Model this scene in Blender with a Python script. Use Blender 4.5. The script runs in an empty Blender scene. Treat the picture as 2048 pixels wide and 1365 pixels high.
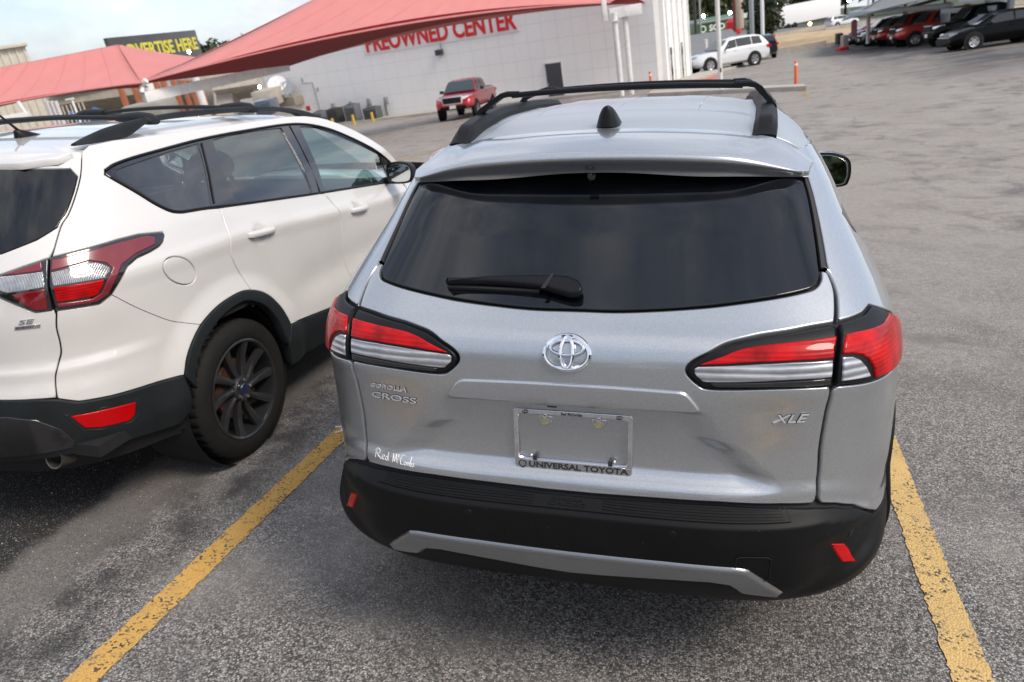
import bpy, bmesh, math, random
import numpy as np
from mathutils import Vector, Matrix
from mathutils.geometry import delaunay_2d_cdt

random.seed(7)
rng = np.random.default_rng(7)
PI = math.pi
scene = bpy.context.scene
COL = scene.collection

# ------------------------------------------------------------------ camera
CAM_POS = Vector((0.3584, -1.7747, 1.7572))
YAW, PITCH, ROLL, FPX = math.radians(16.142), math.radians(20.171), math.radians(-3.184), 1494.2
cF = Vector((-math.sin(YAW)*math.cos(PITCH), math.cos(YAW)*math.cos(PITCH), -math.sin(PITCH)))
cR0 = Vector((math.cos(YAW), math.sin(YAW), 0)); cU0 = cR0.cross(cF)
cR = cR0*math.cos(ROLL)+cU0*math.sin(ROLL); cU = -cR0*math.sin(ROLL)+cU0*math.cos(ROLL)
cam_data = bpy.data.cameras.new('camera'); cam = bpy.data.objects.new('camera', cam_data); COL.objects.link(cam)
m = Matrix.Identity(4)
for i in range(3):
    m[i][0], m[i][1], m[i][2], m[i][3] = cR[i], cU[i], -cF[i], CAM_POS[i]
cam.matrix_world = m
cam_data.sensor_width = 36; cam_data.lens = FPX/2048*36
cam_data.clip_start = 0.05; cam_data.clip_end = 3000
cam_data.dof.use_dof = True; cam_data.dof.focus_distance = 2.15; cam_data.dof.aperture_fstop = 5.0
scene.camera = cam

# ------------------------------------------------------------------ world, sun, exposure
SUN_EL, SUN_AZ = math.radians(48), math.radians(112)      # azimuth measured clockwise from +Y
world = bpy.data.worlds.new('World'); scene.world = world; world.use_nodes = True
wn, wl = world.node_tree.nodes, world.node_tree.links
wn.clear()
def wnode(t, **k):
    n = wn.new(t)
    for a, b in k.items(): setattr(n, a, b)
    return n
sky = wnode('ShaderNodeTexSky', sky_type='NISHITA', sun_disc=False, sun_elevation=SUN_EL, sun_rotation=SUN_AZ, altitude=200, air_density=1.0, dust_density=2.2, ozone_density=1.0)
tc = wnode('ShaderNodeTexCoord')
mapn = wnode('ShaderNodeMapping'); mapn.inputs['Scale'].default_value = (1, 1, 1.9)
wl.new(tc.outputs['Generated'], mapn.inputs['Vector'])
nz = wnode('ShaderNodeTexNoise'); nz.inputs['Scale'].default_value = 2.6; nz.inputs['Detail'].default_value = 9; nz.inputs['Roughness'].default_value = .56; nz.inputs['Distortion'].default_value = .35
wl.new(mapn.outputs['Vector'], nz.inputs['Vector'])
rmp = wnode('ShaderNodeValToRGB'); rmp.color_ramp.elements[0].position = .45; rmp.color_ramp.elements[1].position = .57
wl.new(nz.outputs['Fac'], rmp.inputs['Fac'])
nz2 = wnode('ShaderNodeTexNoise'); nz2.inputs['Scale'].default_value = 3.7; nz2.inputs['Detail'].default_value = 7; nz2.inputs['Roughness'].default_value = .6
wl.new(mapn.outputs['Vector'], nz2.inputs['Vector'])
cr = wnode('ShaderNodeValToRGB')
cr.color_ramp.elements[0].position = .34; cr.color_ramp.elements[0].color = (2.3, 2.62, 3.3, 1)
cr.color_ramp.elements[1].position = .64; cr.color_ramp.elements[1].color = (5.6, 5.65, 5.95, 1)
wl.new(nz2.outputs['Fac'], cr.inputs['Fac'])
mix = wnode('ShaderNodeMix', data_type='RGBA')
fm = wnode('ShaderNodeMath', operation='MULTIPLY_ADD'); fm.inputs[1].default_value = .54; fm.inputs[2].default_value = .44
wl.new(rmp.outputs['Color'], fm.inputs[0])
wl.new(fm.outputs[0], mix.inputs['Factor'])
wl.new(sky.outputs['Color'], mix.inputs['A']); wl.new(cr.outputs['Color'], mix.inputs['B'])
bg = wnode('ShaderNodeBackground'); bg.inputs['Strength'].default_value = .12
wl.new(mix.outputs['Result'], bg.inputs['Color'])
wo = wnode('ShaderNodeOutputWorld'); wl.new(bg.outputs['Background'], wo.inputs['Surface'])

sun_d = bpy.data.lights.new('sun', 'SUN'); sun_d.energy = 1.5; sun_d.angle = math.radians(20); sun_d.color = (1, .91, .80)
sun = bpy.data.objects.new('sun', sun_d); COL.objects.link(sun)
sdir = Vector((math.sin(SUN_AZ)*math.cos(SUN_EL), math.cos(SUN_AZ)*math.cos(SUN_EL), math.sin(SUN_EL)))
sun.rotation_euler = sdir.to_track_quat('Z', 'Y').to_euler(); sun.location = sdir*40

vs = scene.view_settings
vs.view_transform = 'Standard'; vs.look = 'None'; vs.exposure = 0.86; vs.gamma = 1; vs.use_curve_mapping = False
scene.render.engine = 'CYCLES'
scene.cycles.use_denoising = True
scene.cycles.max_bounces = 8; scene.cycles.transparent_max_bounces = 12
scene.cycles.sample_clamp_indirect = 8

# ------------------------------------------------------------------ helpers
def at(px, py, depth):
    """point on the sight line of a photo pixel, depth metres along the optical axis"""
    return CAM_POS + (cF + cR*((px-1024)/FPX) - cU*((py-682.5)/FPX))*depth
def at_y(px, py, y):
    d = cF + cR*((px-1024)/FPX) - cU*((py-682.5)/FPX)
    return CAM_POS + d*((y-CAM_POS.y)/d.y)
def sst(a, b, x):
    t = np.clip((np.asarray(x, float)-a)/(b-a), 0, 1); return t*t*(3-2*t)
def ground_h(x, y):
    return sst(6, 28, y)*(.079*np.asarray(x, float)+.25+.023*(np.asarray(y, float)-26))
def at_ground(px, py):
    d = cF + cR*((px-1024)/FPX) - cU*((py-682.5)/FPX); d = np.array(d); o = np.array(CAM_POS)
    t = np.linspace(.5, 150, 30000); q = o+t[:, None]*d
    h = q[:, 2]-ground_h(q[:, 0], q[:, 1]); i = int(np.argmax(h < 0))
    return Vector(q[i])
UP = Vector((-.086, -.093, 1)).normalized()       # the plumb line: the lot itself slopes

def tag(o, label=None, cat=None, group=None, kind=None):
    if label: o['label'] = label
    if cat: o['category'] = cat
    if group: o['group'] = group
    if kind: o['kind'] = kind
    return o
def empty(name, loc=(0, 0, 0), rz=0, parent=None, mat=None):
    o = bpy.data.objects.new(name, None); COL.objects.link(o); o.empty_display_size = .2
    if mat is not None: o.matrix_world = mat
    else: o.location = loc; o.rotation_euler = (0, 0, rz)
    if parent: o.parent = parent
    return o
def obj(name, verts, faces, mat, parent=None, smooth=True, normals=None, sharp=None):
    me = bpy.data.meshes.new(name)
    me.from_pydata([tuple(map(float, v)) for v in verts], [], [tuple(map(int, f)) for f in faces])
    me.validate()
    if smooth:
        me.polygons.foreach_set('use_smooth', [True]*len(me.polygons))
    if normals is not None:
        me.normals_split_custom_set_from_vertices([tuple(map(float, n)) for n in normals])
    elif smooth and sharp:
        me.set_sharp_from_angle(angle=math.radians(sharp))
    me.materials.append(mat)
    o = bpy.data.objects.new(name, me); COL.objects.link(o)
    if parent: o.parent = parent
    return o
def copy_tree(o, parent=None):
    c = o.copy(); COL.objects.link(c); c.parent = parent
    for ch in list(o.children): copy_tree(ch, c)
    return c

class MB:
    """collects solids for ONE mesh object"""
    def __init__(s): s.v = []; s.f = []
    def add(s, v, f):
        b = len(s.v); s.v += [tuple(p) for p in v]; s.f += [tuple(i+b for i in q) for q in f]; return s
    def box(s, c, size, M=None):
        hx, hy, hz = size[0]/2, size[1]/2, size[2]/2
        p = [Vector((x*hx, y*hy, z*hz)) for z in (-1, 1) for y in (-1, 1) for x in (-1, 1)]
        if M is not None: p = [M @ q for q in p]
        p = [q+Vector(c) for q in p]
        return s.add(p, [(0, 2, 3, 1), (4, 5, 7, 6), (0, 1, 5, 4), (2, 6, 7, 3), (0, 4, 6, 2), (1, 3, 7, 5)])
    def hexa(s, p):      # 8 corners: bottom 4 ccw, top 4 ccw
        return s.add(p, [(3, 2, 1, 0), (4, 5, 6, 7), (0, 1, 5, 4), (1, 2, 6, 5), (2, 3, 7, 6), (3, 0, 4, 7)])
    def prism(s, poly, d):     # polygon of 3-D points extruded by vector d
        n = len(poly); a = [Vector(p) for p in poly]; b = [p+Vector(d) for p in a]
        return s.add(a+b, [tuple(range(n-1, -1, -1)), tuple(range(n, 2*n))]+[(i, (i+1) % n, n+(i+1) % n, n+i) for i in range(n)])
    def tube(s, pts, r, n=10, cap=True, flat=1.0):
        pts = [Vector(p) for p in pts]; N = len(pts); rr = r if hasattr(r, '__len__') else [r]*N
        rings = []; up = None
        for i in range(N):
            t = (pts[min(i+1, N-1)]-pts[max(i-1, 0)]).normalized()
            if up is None:
                up = Vector((0, 0, 1)) if abs(t.z) < .9 else Vector((1, 0, 0))
            a = t.cross(up).normalized(); up = a.cross(t).normalized()
            rings.append([pts[i]+(a*math.cos(2*PI*k/n)+up*math.sin(2*PI*k/n)*flat)*rr[i] for k in range(n)])
        v = [p for r_ in rings for p in r_]; f = []
        for i in range(N-1):
            for k in range(n):
                f.append((i*n+k, (i+1)*n+k, (i+1)*n+(k+1) % n, i*n+(k+1) % n)[::-1])
        if cap: f += [tuple(range(n)), tuple(range((N-1)*n, N*n))[::-1]]
        return s.add(v, f)
    def lathe(s, prof, n=32, M=None, close=False):   # profile (r, h) about local z
        v = []; f = []; k = len(prof)
        for i in range(n):
            a = 2*PI*i/n
            for r, h in prof: v.append(Vector((r*math.cos(a), r*math.sin(a), h)))
        for i in range(n):
            j = (i+1) % n
            for q in range(k if close else k-1):
                w = (q+1) % k
                f.append((i*k+q, j*k+q, j*k+w, i*k+w))
        if M is not None: v = [M @ p for p in v]
        return s.add(v, f)
    def loft(s, rings, close_ring=True, cap=True):
        n = len(rings[0]); v = [Vector(p) for r in rings for p in r]; f = []
        for i in range(len(rings)-1):
            for k in range(n if close_ring else n-1):
                j = (k+1) % n
                f.append((i*n+k, i*n+j, (i+1)*n+j, (i+1)*n+k))
        if cap and close_ring:
            f += [tuple(range(n))[::-1], tuple(range((len(rings)-1)*n, len(rings)*n))]
        return s.add(v, f)
    def build(s, name, mat, parent=None, smooth=True, sharp=35, bevel=0):
        o = obj(name, s.v, s.f, mat, parent, smooth and not bevel, None, sharp)
        if bevel:
            bm = bmesh.new(); bm.from_mesh(o.data)
            bmesh.ops.recalc_face_normals(bm, faces=bm.faces)
            es = [e for e in bm.edges if len(e.link_faces) == 2 and e.calc_face_angle(0) > math.radians(30)]
            bmesh.ops.bevel(bm, geom=es, offset=bevel, segments=2, affect='EDGES', profile=.6, clamp_overlap=True)
            for f in bm.faces: f.smooth = True
            bm.to_mesh(o.data); bm.free()
            o.data.set_sharp_from_angle(angle=math.radians(18))
        return o

def spl(pts, n=8):
    """Catmull-Rom through points (open)"""
    p = np.array(pts, float); q = np.vstack([2*p[0]-p[1], p, 2*p[-1]-p[-2]]); out = []
    for i in range(1, len(q)-2):
        for t in np.linspace(0, 1, n, endpoint=False):
            a, b, c, d = q[i-1], q[i], q[i+1], q[i+2]
            out.append(.5*((2*b)+(c-a)*t+(2*a-5*b+4*c-d)*t*t+(3*b-a-3*c+d)*t**3))
    out.append(p[-1]); return [tuple(x) for x in out]
def spl_closed(pts, n=6):
    p = np.array(pts, float); N = len(p); out = []
    for i in range(N):
        a, b, c, d = p[i-1], p[i], p[(i+1) % N], p[(i+2) % N]
        for t in np.linspace(0, 1, n, endpoint=False):
            out.append(tuple(.5*((2*b)+(c-a)*t+(2*a-5*b+4*c-d)*t*t+(3*b-a-3*c+d)*t**3)))
    return out
def area2(p):
    p = np.asarray(p); q = np.roll(p, -1, 0); return .5*np.sum(p[:, 0]*q[:, 1]-q[:, 0]*p[:, 1])
def ccw(p):
    p = np.asarray(p, float); return p if area2(p) > 0 else p[::-1]
def resample(p, res):
    out = []
    for i in range(len(p)):
        a, b = p[i], p[(i+1) % len(p)]; L = np.hypot(*(b-a))
        if L < 1e-7: continue
        k = max(1, int(math.ceil(L/res)))
        for t in range(k): out.append(a+(b-a)*t/k)
    out = np.array(out)
    keep = np.hypot(*(out-np.roll(out, 1, 0)).T) > res*.12
    return out[keep]
def inset(p, d):
    """move a ccw polygon inwards by d"""
    e = np.roll(p, -1, 0)-p; L = np.hypot(*e.T)[:, None]; e = e/L; n = np.stack([-e[:, 1], e[:, 0]], 1)
    m_ = n+np.roll(n, 1, 0); l2 = (m_**2).sum(1); m_ = m_/np.maximum(l2, .5)[:, None]*2
    return p+m_*d
def inside(pts, poly):
    x, y = pts[:, 0], pts[:, 1]; r = np.zeros(len(pts), bool); q = np.roll(poly, -1, 0)
    for (x1, y1), (x2, y2) in zip(poly, q):
        if y1 == y2: continue
        c = ((y1 > y) != (y2 > y)) & (x < (x2-x1)*(y-y1)/(y2-y1)+x1); r ^= c
    return r
def segdist(pts, poly):
    d = np.full(len(pts), 1e9)
    for a, b in zip(poly, np.roll(poly, -1, 0)):
        ab = b-a; t = np.clip(((pts-a)@ab)/max(ab@ab, 1e-12), 0, 1)
        d = np.minimum(d, np.hypot(*(pts-(a+t[:, None]*ab)).T))
    return d
def nrm(S, u, v, e=1e-4):
    a = S(u+e, v)-S(u-e, v); b = S(u, v+e)-S(u, v-e); n = np.cross(a, b)
    return n/np.maximum(np.linalg.norm(n, axis=1), 1e-12)[:, None]
def patch(name, S, outline, mat, parent, off=0., thick=.02, gap=0., roll=.003, res=.02, holes=(), flip=1):
    """a sheet-metal panel: outline in the surface's own coordinates, rolled edge, return flange"""
    loops = [(ccw(outline), 1)]+[(ccw(h), -1) for h in holes]
    L0 = []; L1 = []
    for p, s in loops:
        p = resample(p, res)
        L1.append(inset(p, gap*s)); L0.append(inset(p, (gap+roll)*s))
    lo, hi = L0[0].min(0), L0[0].max(0)
    gx, gy = np.meshgrid(np.arange(lo[0]+res/2, hi[0], res), np.arange(lo[1]+res/2, hi[1], res))
    g = np.stack([gx.ravel(), gy.ravel()], 1)
    k = inside(g, L0[0])
    for h in L0[1:]: k &= ~inside(g, h)
    g = g[k]
    for l in L0: g = g[segdist(g, l) > res*.45] if len(g) else g
    vin = [p for l in L0 for p in l]; edges = []; b = 0
    for l in L0:
        edges += [(b+i, b+(i+1) % len(l)) for i in range(len(l))]; b += len(l)
    nb = b; vin += list(g)
    r = delaunay_2d_cdt([Vector((float(p[0]), float(p[1]))) for p in vin], edges, [], 0, 1e-6, True)
    ov = np.array([tuple(p) for p in r[0]]); tri = np.array(r[2]); src = r[3]
    cen = ov[tri].mean(1); k = inside(cen, L0[0])
    for h in L0[1:]: k &= ~inside(cen, h)
    tri = tri[k]
    P = S(ov[:, 0], ov[:, 1]); N = nrm(S, ov[:, 0], ov[:, 1])*flip
    V = [P+N*off]; NN = [N]; F = [tuple(t) if flip > 0 else tuple(t[::-1]) for t in tri]
    # rolled edge and flange
    out_of = {}
    for i, s_ in enumerate(src):
        for q in s_: out_of[q] = i
    base = len(ov); b = 0
    for (p, s), l0, l1 in zip(loops, L0, L1):
        n = len(l0)
        P1 = S(l1[:, 0], l1[:, 1]); N1 = nrm(S, l1[:, 0], l1[:, 1])*flip
        P0 = S(l0[:, 0], l0[:, 1]); O = P1-P0; O = O/np.maximum(np.linalg.norm(O, axis=1), 1e-9)[:, None]
        A = P1+N1*(off-roll*.9); B = P1+N1*(off-thick)
        V += [A, B]; NN += [N1*.45+O*.9, O]
        for i in range(n):
            j = (i+1) % n; a0, a1 = out_of.get(b+i), out_of.get(b+j)
            if a0 is None or a1 is None or a0 == a1: continue
            q1 = (a1, a0, base+i, base+j); q2 = (base+j, base+i, base+n+i, base+n+j)
            if s < 0: q1 = q1[::-1]; q2 = q2[::-1]
            if flip < 0: q1 = q1[::-1]; q2 = q2[::-1]
            F += [q1, q2]
        base += 2*n; b += n
    V = np.vstack(V); NN = np.vstack(NN); NN /= np.linalg.norm(NN, axis=1)[:, None]
    return obj(name, V, F, mat, parent, True, NN)
def mir(p): return [(-a, b) for a, b in p]

def text_geo(s, size=1., bold=0., shear=0., spacing=1., sx=1.):
    """filled letter outlines -> 2-D verts, faces, width"""
    c = bpy.data.curves.new('t', 'FONT'); c.body = s; c.size = size; c.offset = bold; c.shear = shear; c.space_character = spacing
    c.resolution_u = 3; c.fill_mode = 'FRONT' if hasattr(c, 'fill_mode') else c.fill_mode
    o = bpy.data.objects.new('t', c); COL.objects.link(o)
    me = bpy.data.meshes.new_from_object(o.evaluated_get(bpy.context.evaluated_depsgraph_get()))
    v = np.array([tuple(p.co) for p in me.vertices]); f = [tuple(p.vertices) for p in me.polygons]
    bpy.data.objects.remove(o); bpy.data.curves.remove(c); bpy.data.meshes.remove(me)
    v[:, 0] *= sx
    return v[:, :2], f
def solidify(V2, F, fn, d0, d1):
    """2-D letter faces -> solid between offsets d0 (back) and d1 (front); fn(x, y, d) -> 3-D points"""
    n = len(V2); a = fn(V2[:, 0], V2[:, 1], d1); b = fn(V2[:, 0], V2[:, 1], d0)
    cnt = {}
    for f in F:
        for i in range(len(f)):
            e = (f[i], f[(i+1) % len(f)]); cnt[e] = 1
    side = [(e[1], e[0], n+e[0], n+e[1]) for e in cnt if (e[1], e[0]) not in cnt]
    return np.vstack([a, b]), list(F)+[tuple(n+i for i in f[::-1]) for f in F]+side
# ------------------------------------------------------------------ materials
MATS = {}
class NT:
    def __init__(s, name):
        s.m = bpy.data.materials.new(name); s.m.use_nodes = True; s.n = s.m.node_tree.nodes; s.l = s.m.node_tree.links
        s.b = s.n['Principled BSDF']; s.out = s.n['Material Output']
    def node(s, t, ins=None, **k):
        n = s.n.new(t)
        for a, b in k.items(): setattr(n, a, b)
        for a, b in (ins or {}).items():
            if isinstance(b, bpy.types.NodeSocket): s.l.new(b, n.inputs[a])
            else: n.inputs[a].default_value = b
        return n
    def set(s, **k):
        for a, b in k.items():
            a = a.replace('_', ' ')
            if isinstance(b, bpy.types.NodeSocket): s.l.new(b, s.b.inputs[a])
            else: s.b.inputs[a].default_value = b
        return s
    def coord(s, kind='Object', scale=None):
        o = s.node('ShaderNodeTexCoord').outputs[kind]
        if scale: 
            mp = s.node('ShaderNodeMapping', {'Vector': o, 'Scale': scale}); o = mp.outputs[0]
        return o
    def noise(s, v, scale, detail=4, rough=.55, dist=0):
        return s.node('ShaderNodeTexNoise', {'Vector': v, 'Scale': scale, 'Detail': detail, 'Roughness': rough, 'Distortion': dist}).outputs['Fac']
    def ramp(s, fac, stops, interp='LINEAR'):
        r = s.node('ShaderNodeValToRGB', {'Fac': fac}); cr_ = r.color_ramp; cr_.interpolation = interp
        while len(cr_.elements) < len(stops): cr_.elements.new(.5)
        for e, (p, c) in zip(cr_.elements, stops):
            e.position = p; e.color = (c, c, c, 1) if not hasattr(c, '__len__') else (*c, 1)
        return r.outputs['Color']
    def mix(s, f, a, b, mode='MIX'):
        n = s.node('ShaderNodeMix', data_type='RGBA', blend_type=mode)
        for key, val in (('Factor', f), ('A', a), ('B', b)):
            i = [x for x in n.inputs if x.name == key and (x.type == 'VALUE' if key == 'Factor' else x.type == 'RGBA')][0]
            if isinstance(val, bpy.types.NodeSocket): s.l.new(val, i)
            else: i.default_value = val if key == 'Factor' or len(val) == 4 else (*val, 1)
        return [x for x in n.outputs if x.type == 'RGBA'][0]
    def math(s, op, a, b=None, c=None):
        ins = {0: a}
        if b is not None: ins[1] = b
        if c is not None: ins[2] = c
        return s.node('ShaderNodeMath', ins, operation=op).outputs[0]
    def bump(s, h, strength=.3, dist=.002):
        s.l.new(s.node('ShaderNodeBump', {'Height': h, 'Strength': strength, 'Distance': dist}).outputs[0], s.b.inputs['Normal']); return s
def mat(name, base, rough=.5, metal=0., coat=0., coat_r=.03, spec=.5, noise=0., nscale=8., bump=None, var=None, dirt=0.):
    t = NT(name)
    t.set(Roughness=rough, Metallic=metal, Coat_Weight=coat, Coat_Roughness=coat_r, Specular_IOR_Level=spec)
    col = (*base, 1)
    v = t.coord()
    if noise:
        f = t.noise(v, nscale, 6, .6)
        col = t.mix(t.ramp(f, [(.3, 0.), (.7, 1.)]), [c*(1-noise) for c in base], [min(1, c*(1+noise)) for c in base])
    if dirt:
        f = t.noise(v, 3.2, 8, .65)
        col = t.mix(t.ramp(f, [(.48, 0.), (.8, dirt)]), col, (.16, .14, .12))
    t.set(Base_Color=col)
    if bump: t.bump(t.noise(v, bump[0], 3, .6), bump[1], bump[2])
    MATS[name] = t.m; return t.m

def paint(name, base, metal, rough, flake=.0, dust=.0, haze=.0):
    t = NT(name); v = t.coord()
    c = (*base, 1)
    if flake:
        vo = t.node('ShaderNodeTexVoronoi', {'Vector': v, 'Scale': 900.})
        c = t.mix(t.ramp(vo.outputs['Color'], [(0., 0.), (1., 1.)]), [x*(1-flake) for x in base], [min(1, x*(1+flake)) for x in base])
    if dust:
        f = t.noise(v, 2.3, 8, .68)
        c = t.mix(t.ramp(f, [(.5, 0.), (.85, dust)]), c, (.33, .31, .28))
    f2 = t.noise(v, 5.5, 6, .6)
    t.set(Base_Color=c, Metallic=metal, Roughness=rough, Coat_Weight=1., Coat_IOR=1.5,
          Coat_Roughness=t.node('ShaderNodeMapRange', {'Value': f2, 'To Min': .015+haze, 'To Max': .06+haze}).outputs[0])
    # the faint orange peel of a real clear coat
    pn = t.noise(v, 160., 2, .5)
    t.l.new(t.node('ShaderNodeBump', {'Height': pn, 'Strength': .035, 'Distance': .0006}).outputs[0], t.b.inputs['Coat Normal'])
    MATS[name] = t.m; return t.m
def glass(name, tint, refl=1.5, base_r=.0):
    """tinted sheet: part of the light passes, Fresnel reflection on top"""
    t = NT(name); t.n.remove(t.b)
    tr = t.node('ShaderNodeBsdfTransparent', {'Color': (*tint, 1)})
    gl = t.node('ShaderNodeBsdfGlossy', {'Color': (1, 1, 1, 1), 'Roughness': .012})
    fr = t.node('ShaderNodeFresnel', {'IOR': refl})
    mx = t.node('ShaderNodeMixShader', {0: t.math('ADD', fr.outputs[0], base_r), 1: tr.outputs[0], 2: gl.outputs[0]})
    t.l.new(mx.outputs[0], t.out.inputs['Surface']); MATS[name] = t.m; return t.m

silver = paint('silver_metallic_paint', (.485, .505, .522), .80, .32, .22)
silver_roof = paint('dusty_silver_paint', (.45, .48, .505), .60, .42, .22, .12, .35)
white_pearl = paint('pearl_white_paint', (.67, .655, .63), .0, .34, .03, .16)
gloss_black = mat('gloss_black', (.012, .012, .013), .08, coat=1)
satin_black = mat('satin_black_plastic', (.006, .0065, .0075), .40, spec=.25, bump=(420, .25, .0006), noise=.2, nscale=5)
def grain_plastic(name, base, rough, speck=True):
    t = NT(name); v = t.coord()
    f = t.noise(v, 6., 7, .65)
    c = t.mix(t.ramp(f, [(.35, 0.), (.75, 1.)]), [x*.8 for x in base], [x*1.35 for x in base])
    if speck:
        vo = t.node('ShaderNodeTexVoronoi', {'Vector': v, 'Scale': 75., 'Randomness': 1.})
        d = t.ramp(vo.outputs['Distance'], [(0., 1.), (.035, 1.), (.06, 0.)])
        sel = t.ramp(t.noise(v, 22., 2, .5), [(.56, 0.), (.60, 1.)])
        c = t.mix(t.math('MULTIPLY', d, sel), c, (.34, .33, .31))
    t.set(Base_Color=c, Roughness=rough, Specular_IOR_Level=.20)
    t.bump(t.noise(v, 650., 2, .6), .22, .0006)
    MATS[name] = t.m; return t.m
bumper_black = grain_plastic('grained_black_plastic', (.0048, .005, .0055), .52)
clad_grey = grain_plastic('weathered_black_cladding', (.014, .017, .019), .55)
under_black = mat('underbody_black', (.008, .008, .009), .8)
rubber_seal = mat('rubber_seal', (.010, .010, .011), .55)
skid_silver = paint('satin_silver_trim', (.22, .23, .24), .75, .34, .15)
chrome = mat('chrome', (.82, .83, .85), .06, 1.)
chrome_sat = mat('badge_chrome', (.68, .69, .71), .16, 1.)
badge_black = mat('badge_black_lettering', (.03, .03, .032), .3)
letter_chrome = mat('bright_letter_face', (.78, .79, .80), .28, .55)
sticker_white = mat('white_sticker', (.85, .85, .85), .4)
def privacy():
    t = NT('privacy_glass'); v = t.coord(); n = t.noise(v, 3.5, 8, .7)
    c = t.mix(t.ramp(n, [(.45, 0.), (.8, 1.)]), (.002, .003, .005), (.010, .0105, .011))
    t.set(Base_Color=c, Roughness=t.ramp(t.noise(v, 9., 6, .7), [(.4, .010), (.8, .03)]), Specular_IOR_Level=.62); return t.m
back_glass = privacy()
def frit():
    t = NT('ceramic_frit_glass'); t.set(Base_Color=(.010, .011, .013, 1), Roughness=.05); MATS['frit'] = t.m; return t.m
frit_glass = frit()
def lens_red():
    t = NT('red_lamp_lens'); v = t.coord()
    w = t.node('ShaderNodeTexWave', {'Vector': v, 'Scale': 30., 'Distortion': .0}, wave_type='BANDS', bands_direction='Z')
    n = t.noise(v, 14., 3, .6)
    c = t.mix(t.ramp(n, [(.35, 0.), (.65, 1.)]), (.26, .0, .0012), (.60, .001, .003))
    c = t.mix(t.ramp(w.outputs['Fac'], [(.0, 0.), (1., .22)]), c, (.24, .0, .001))
    t.set(Base_Color=c, Roughness=.30, Coat_Weight=.4, Coat_Roughness=.015, Specular_IOR_Level=.10)
    t.bump(w.outputs['Fac'], .35, .002)
    MATS['red'] = t.m; return t.m
red_lens = lens_red()
red_plain = mat('red_reflector', (.46, .001, .003), .25, coat=.25, spec=.15, bump=(260, .4, .001))
red_dark = mat('dark_red_lens', (.16, .004, .007), .12, coat=.7)
red_smoke = mat('smoky_pink_lens', (.19, .014, .022), .18, coat=.9, coat_r=.02)
def lens_clear(name, lo, hi, direction='Z', scale=40.):
    t = NT(name); v = t.coord()
    w = t.node('ShaderNodeTexWave', {'Vector': v, 'Scale': scale, 'Distortion': .6, 'Detail': 1.}, wave_type='BANDS', bands_direction=direction)
    n = t.noise(v, 22., 3, .6)
    c = t.mix(t.math('MULTIPLY', w.outputs['Fac'], t.ramp(n, [(.25, .35), (.7, 1.)])), lo, hi)
    t.set(Base_Color=c, Metallic=.55, Roughness=.22, Coat_Weight=1., Coat_Roughness=.015)
    t.bump(w.outputs['Fac'], .6, .003); MATS[name] = t.m; return t.m
clear_lens = lens_clear('clear_lamp_lens', (.30, .31, .33), (.74, .76, .79), 'Z', 17.)
clear_lens2 = lens_clear('fluted_lamp_lens', (.16, .16, .165), (.80, .81, .82), 'X', 70.)
tyre_rubber = grain_plastic('tyre_rubber', (.015, .0142, .0135), .78, False)
wheel_dark = mat('dark_wheel_paint', (.030, .031, .033), .30, .3, coat=.5, noise=.25, nscale=9, dirt=.06)
wheel_silver = mat('silver_alloy', (.50, .50, .51), .3, .9, noise=.1)
rust = mat('rusty_brake_disc', (.06, .028, .018), .7, .4, noise=.5, nscale=30)
mirror_m = mat('mirror_glass', (.75, .78, .78), .02, 1.)
ford_tint = glass('tinted_window_glass', (.30, .33, .335), 1.52, .085)
ford_green = glass('green_window_glass', (.60, .80, .76), 1.52, .10)
ford_back = glass('dark_back_glass', (.03, .035, .045), 1.52, .02)
cloth_dark = mat('dark_seat_cloth', (.035, .035, .038), .9, noise=.2, nscale=40)
liner = mat('grey_headliner', (.28, .28, .27), .9)
yellow_chrome = mat('yellow_zinc', (.55, .50, .30), .35, .6)
amber = mat('amber_bulb', (.75, .16, .02), .25, coat=1)
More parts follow.
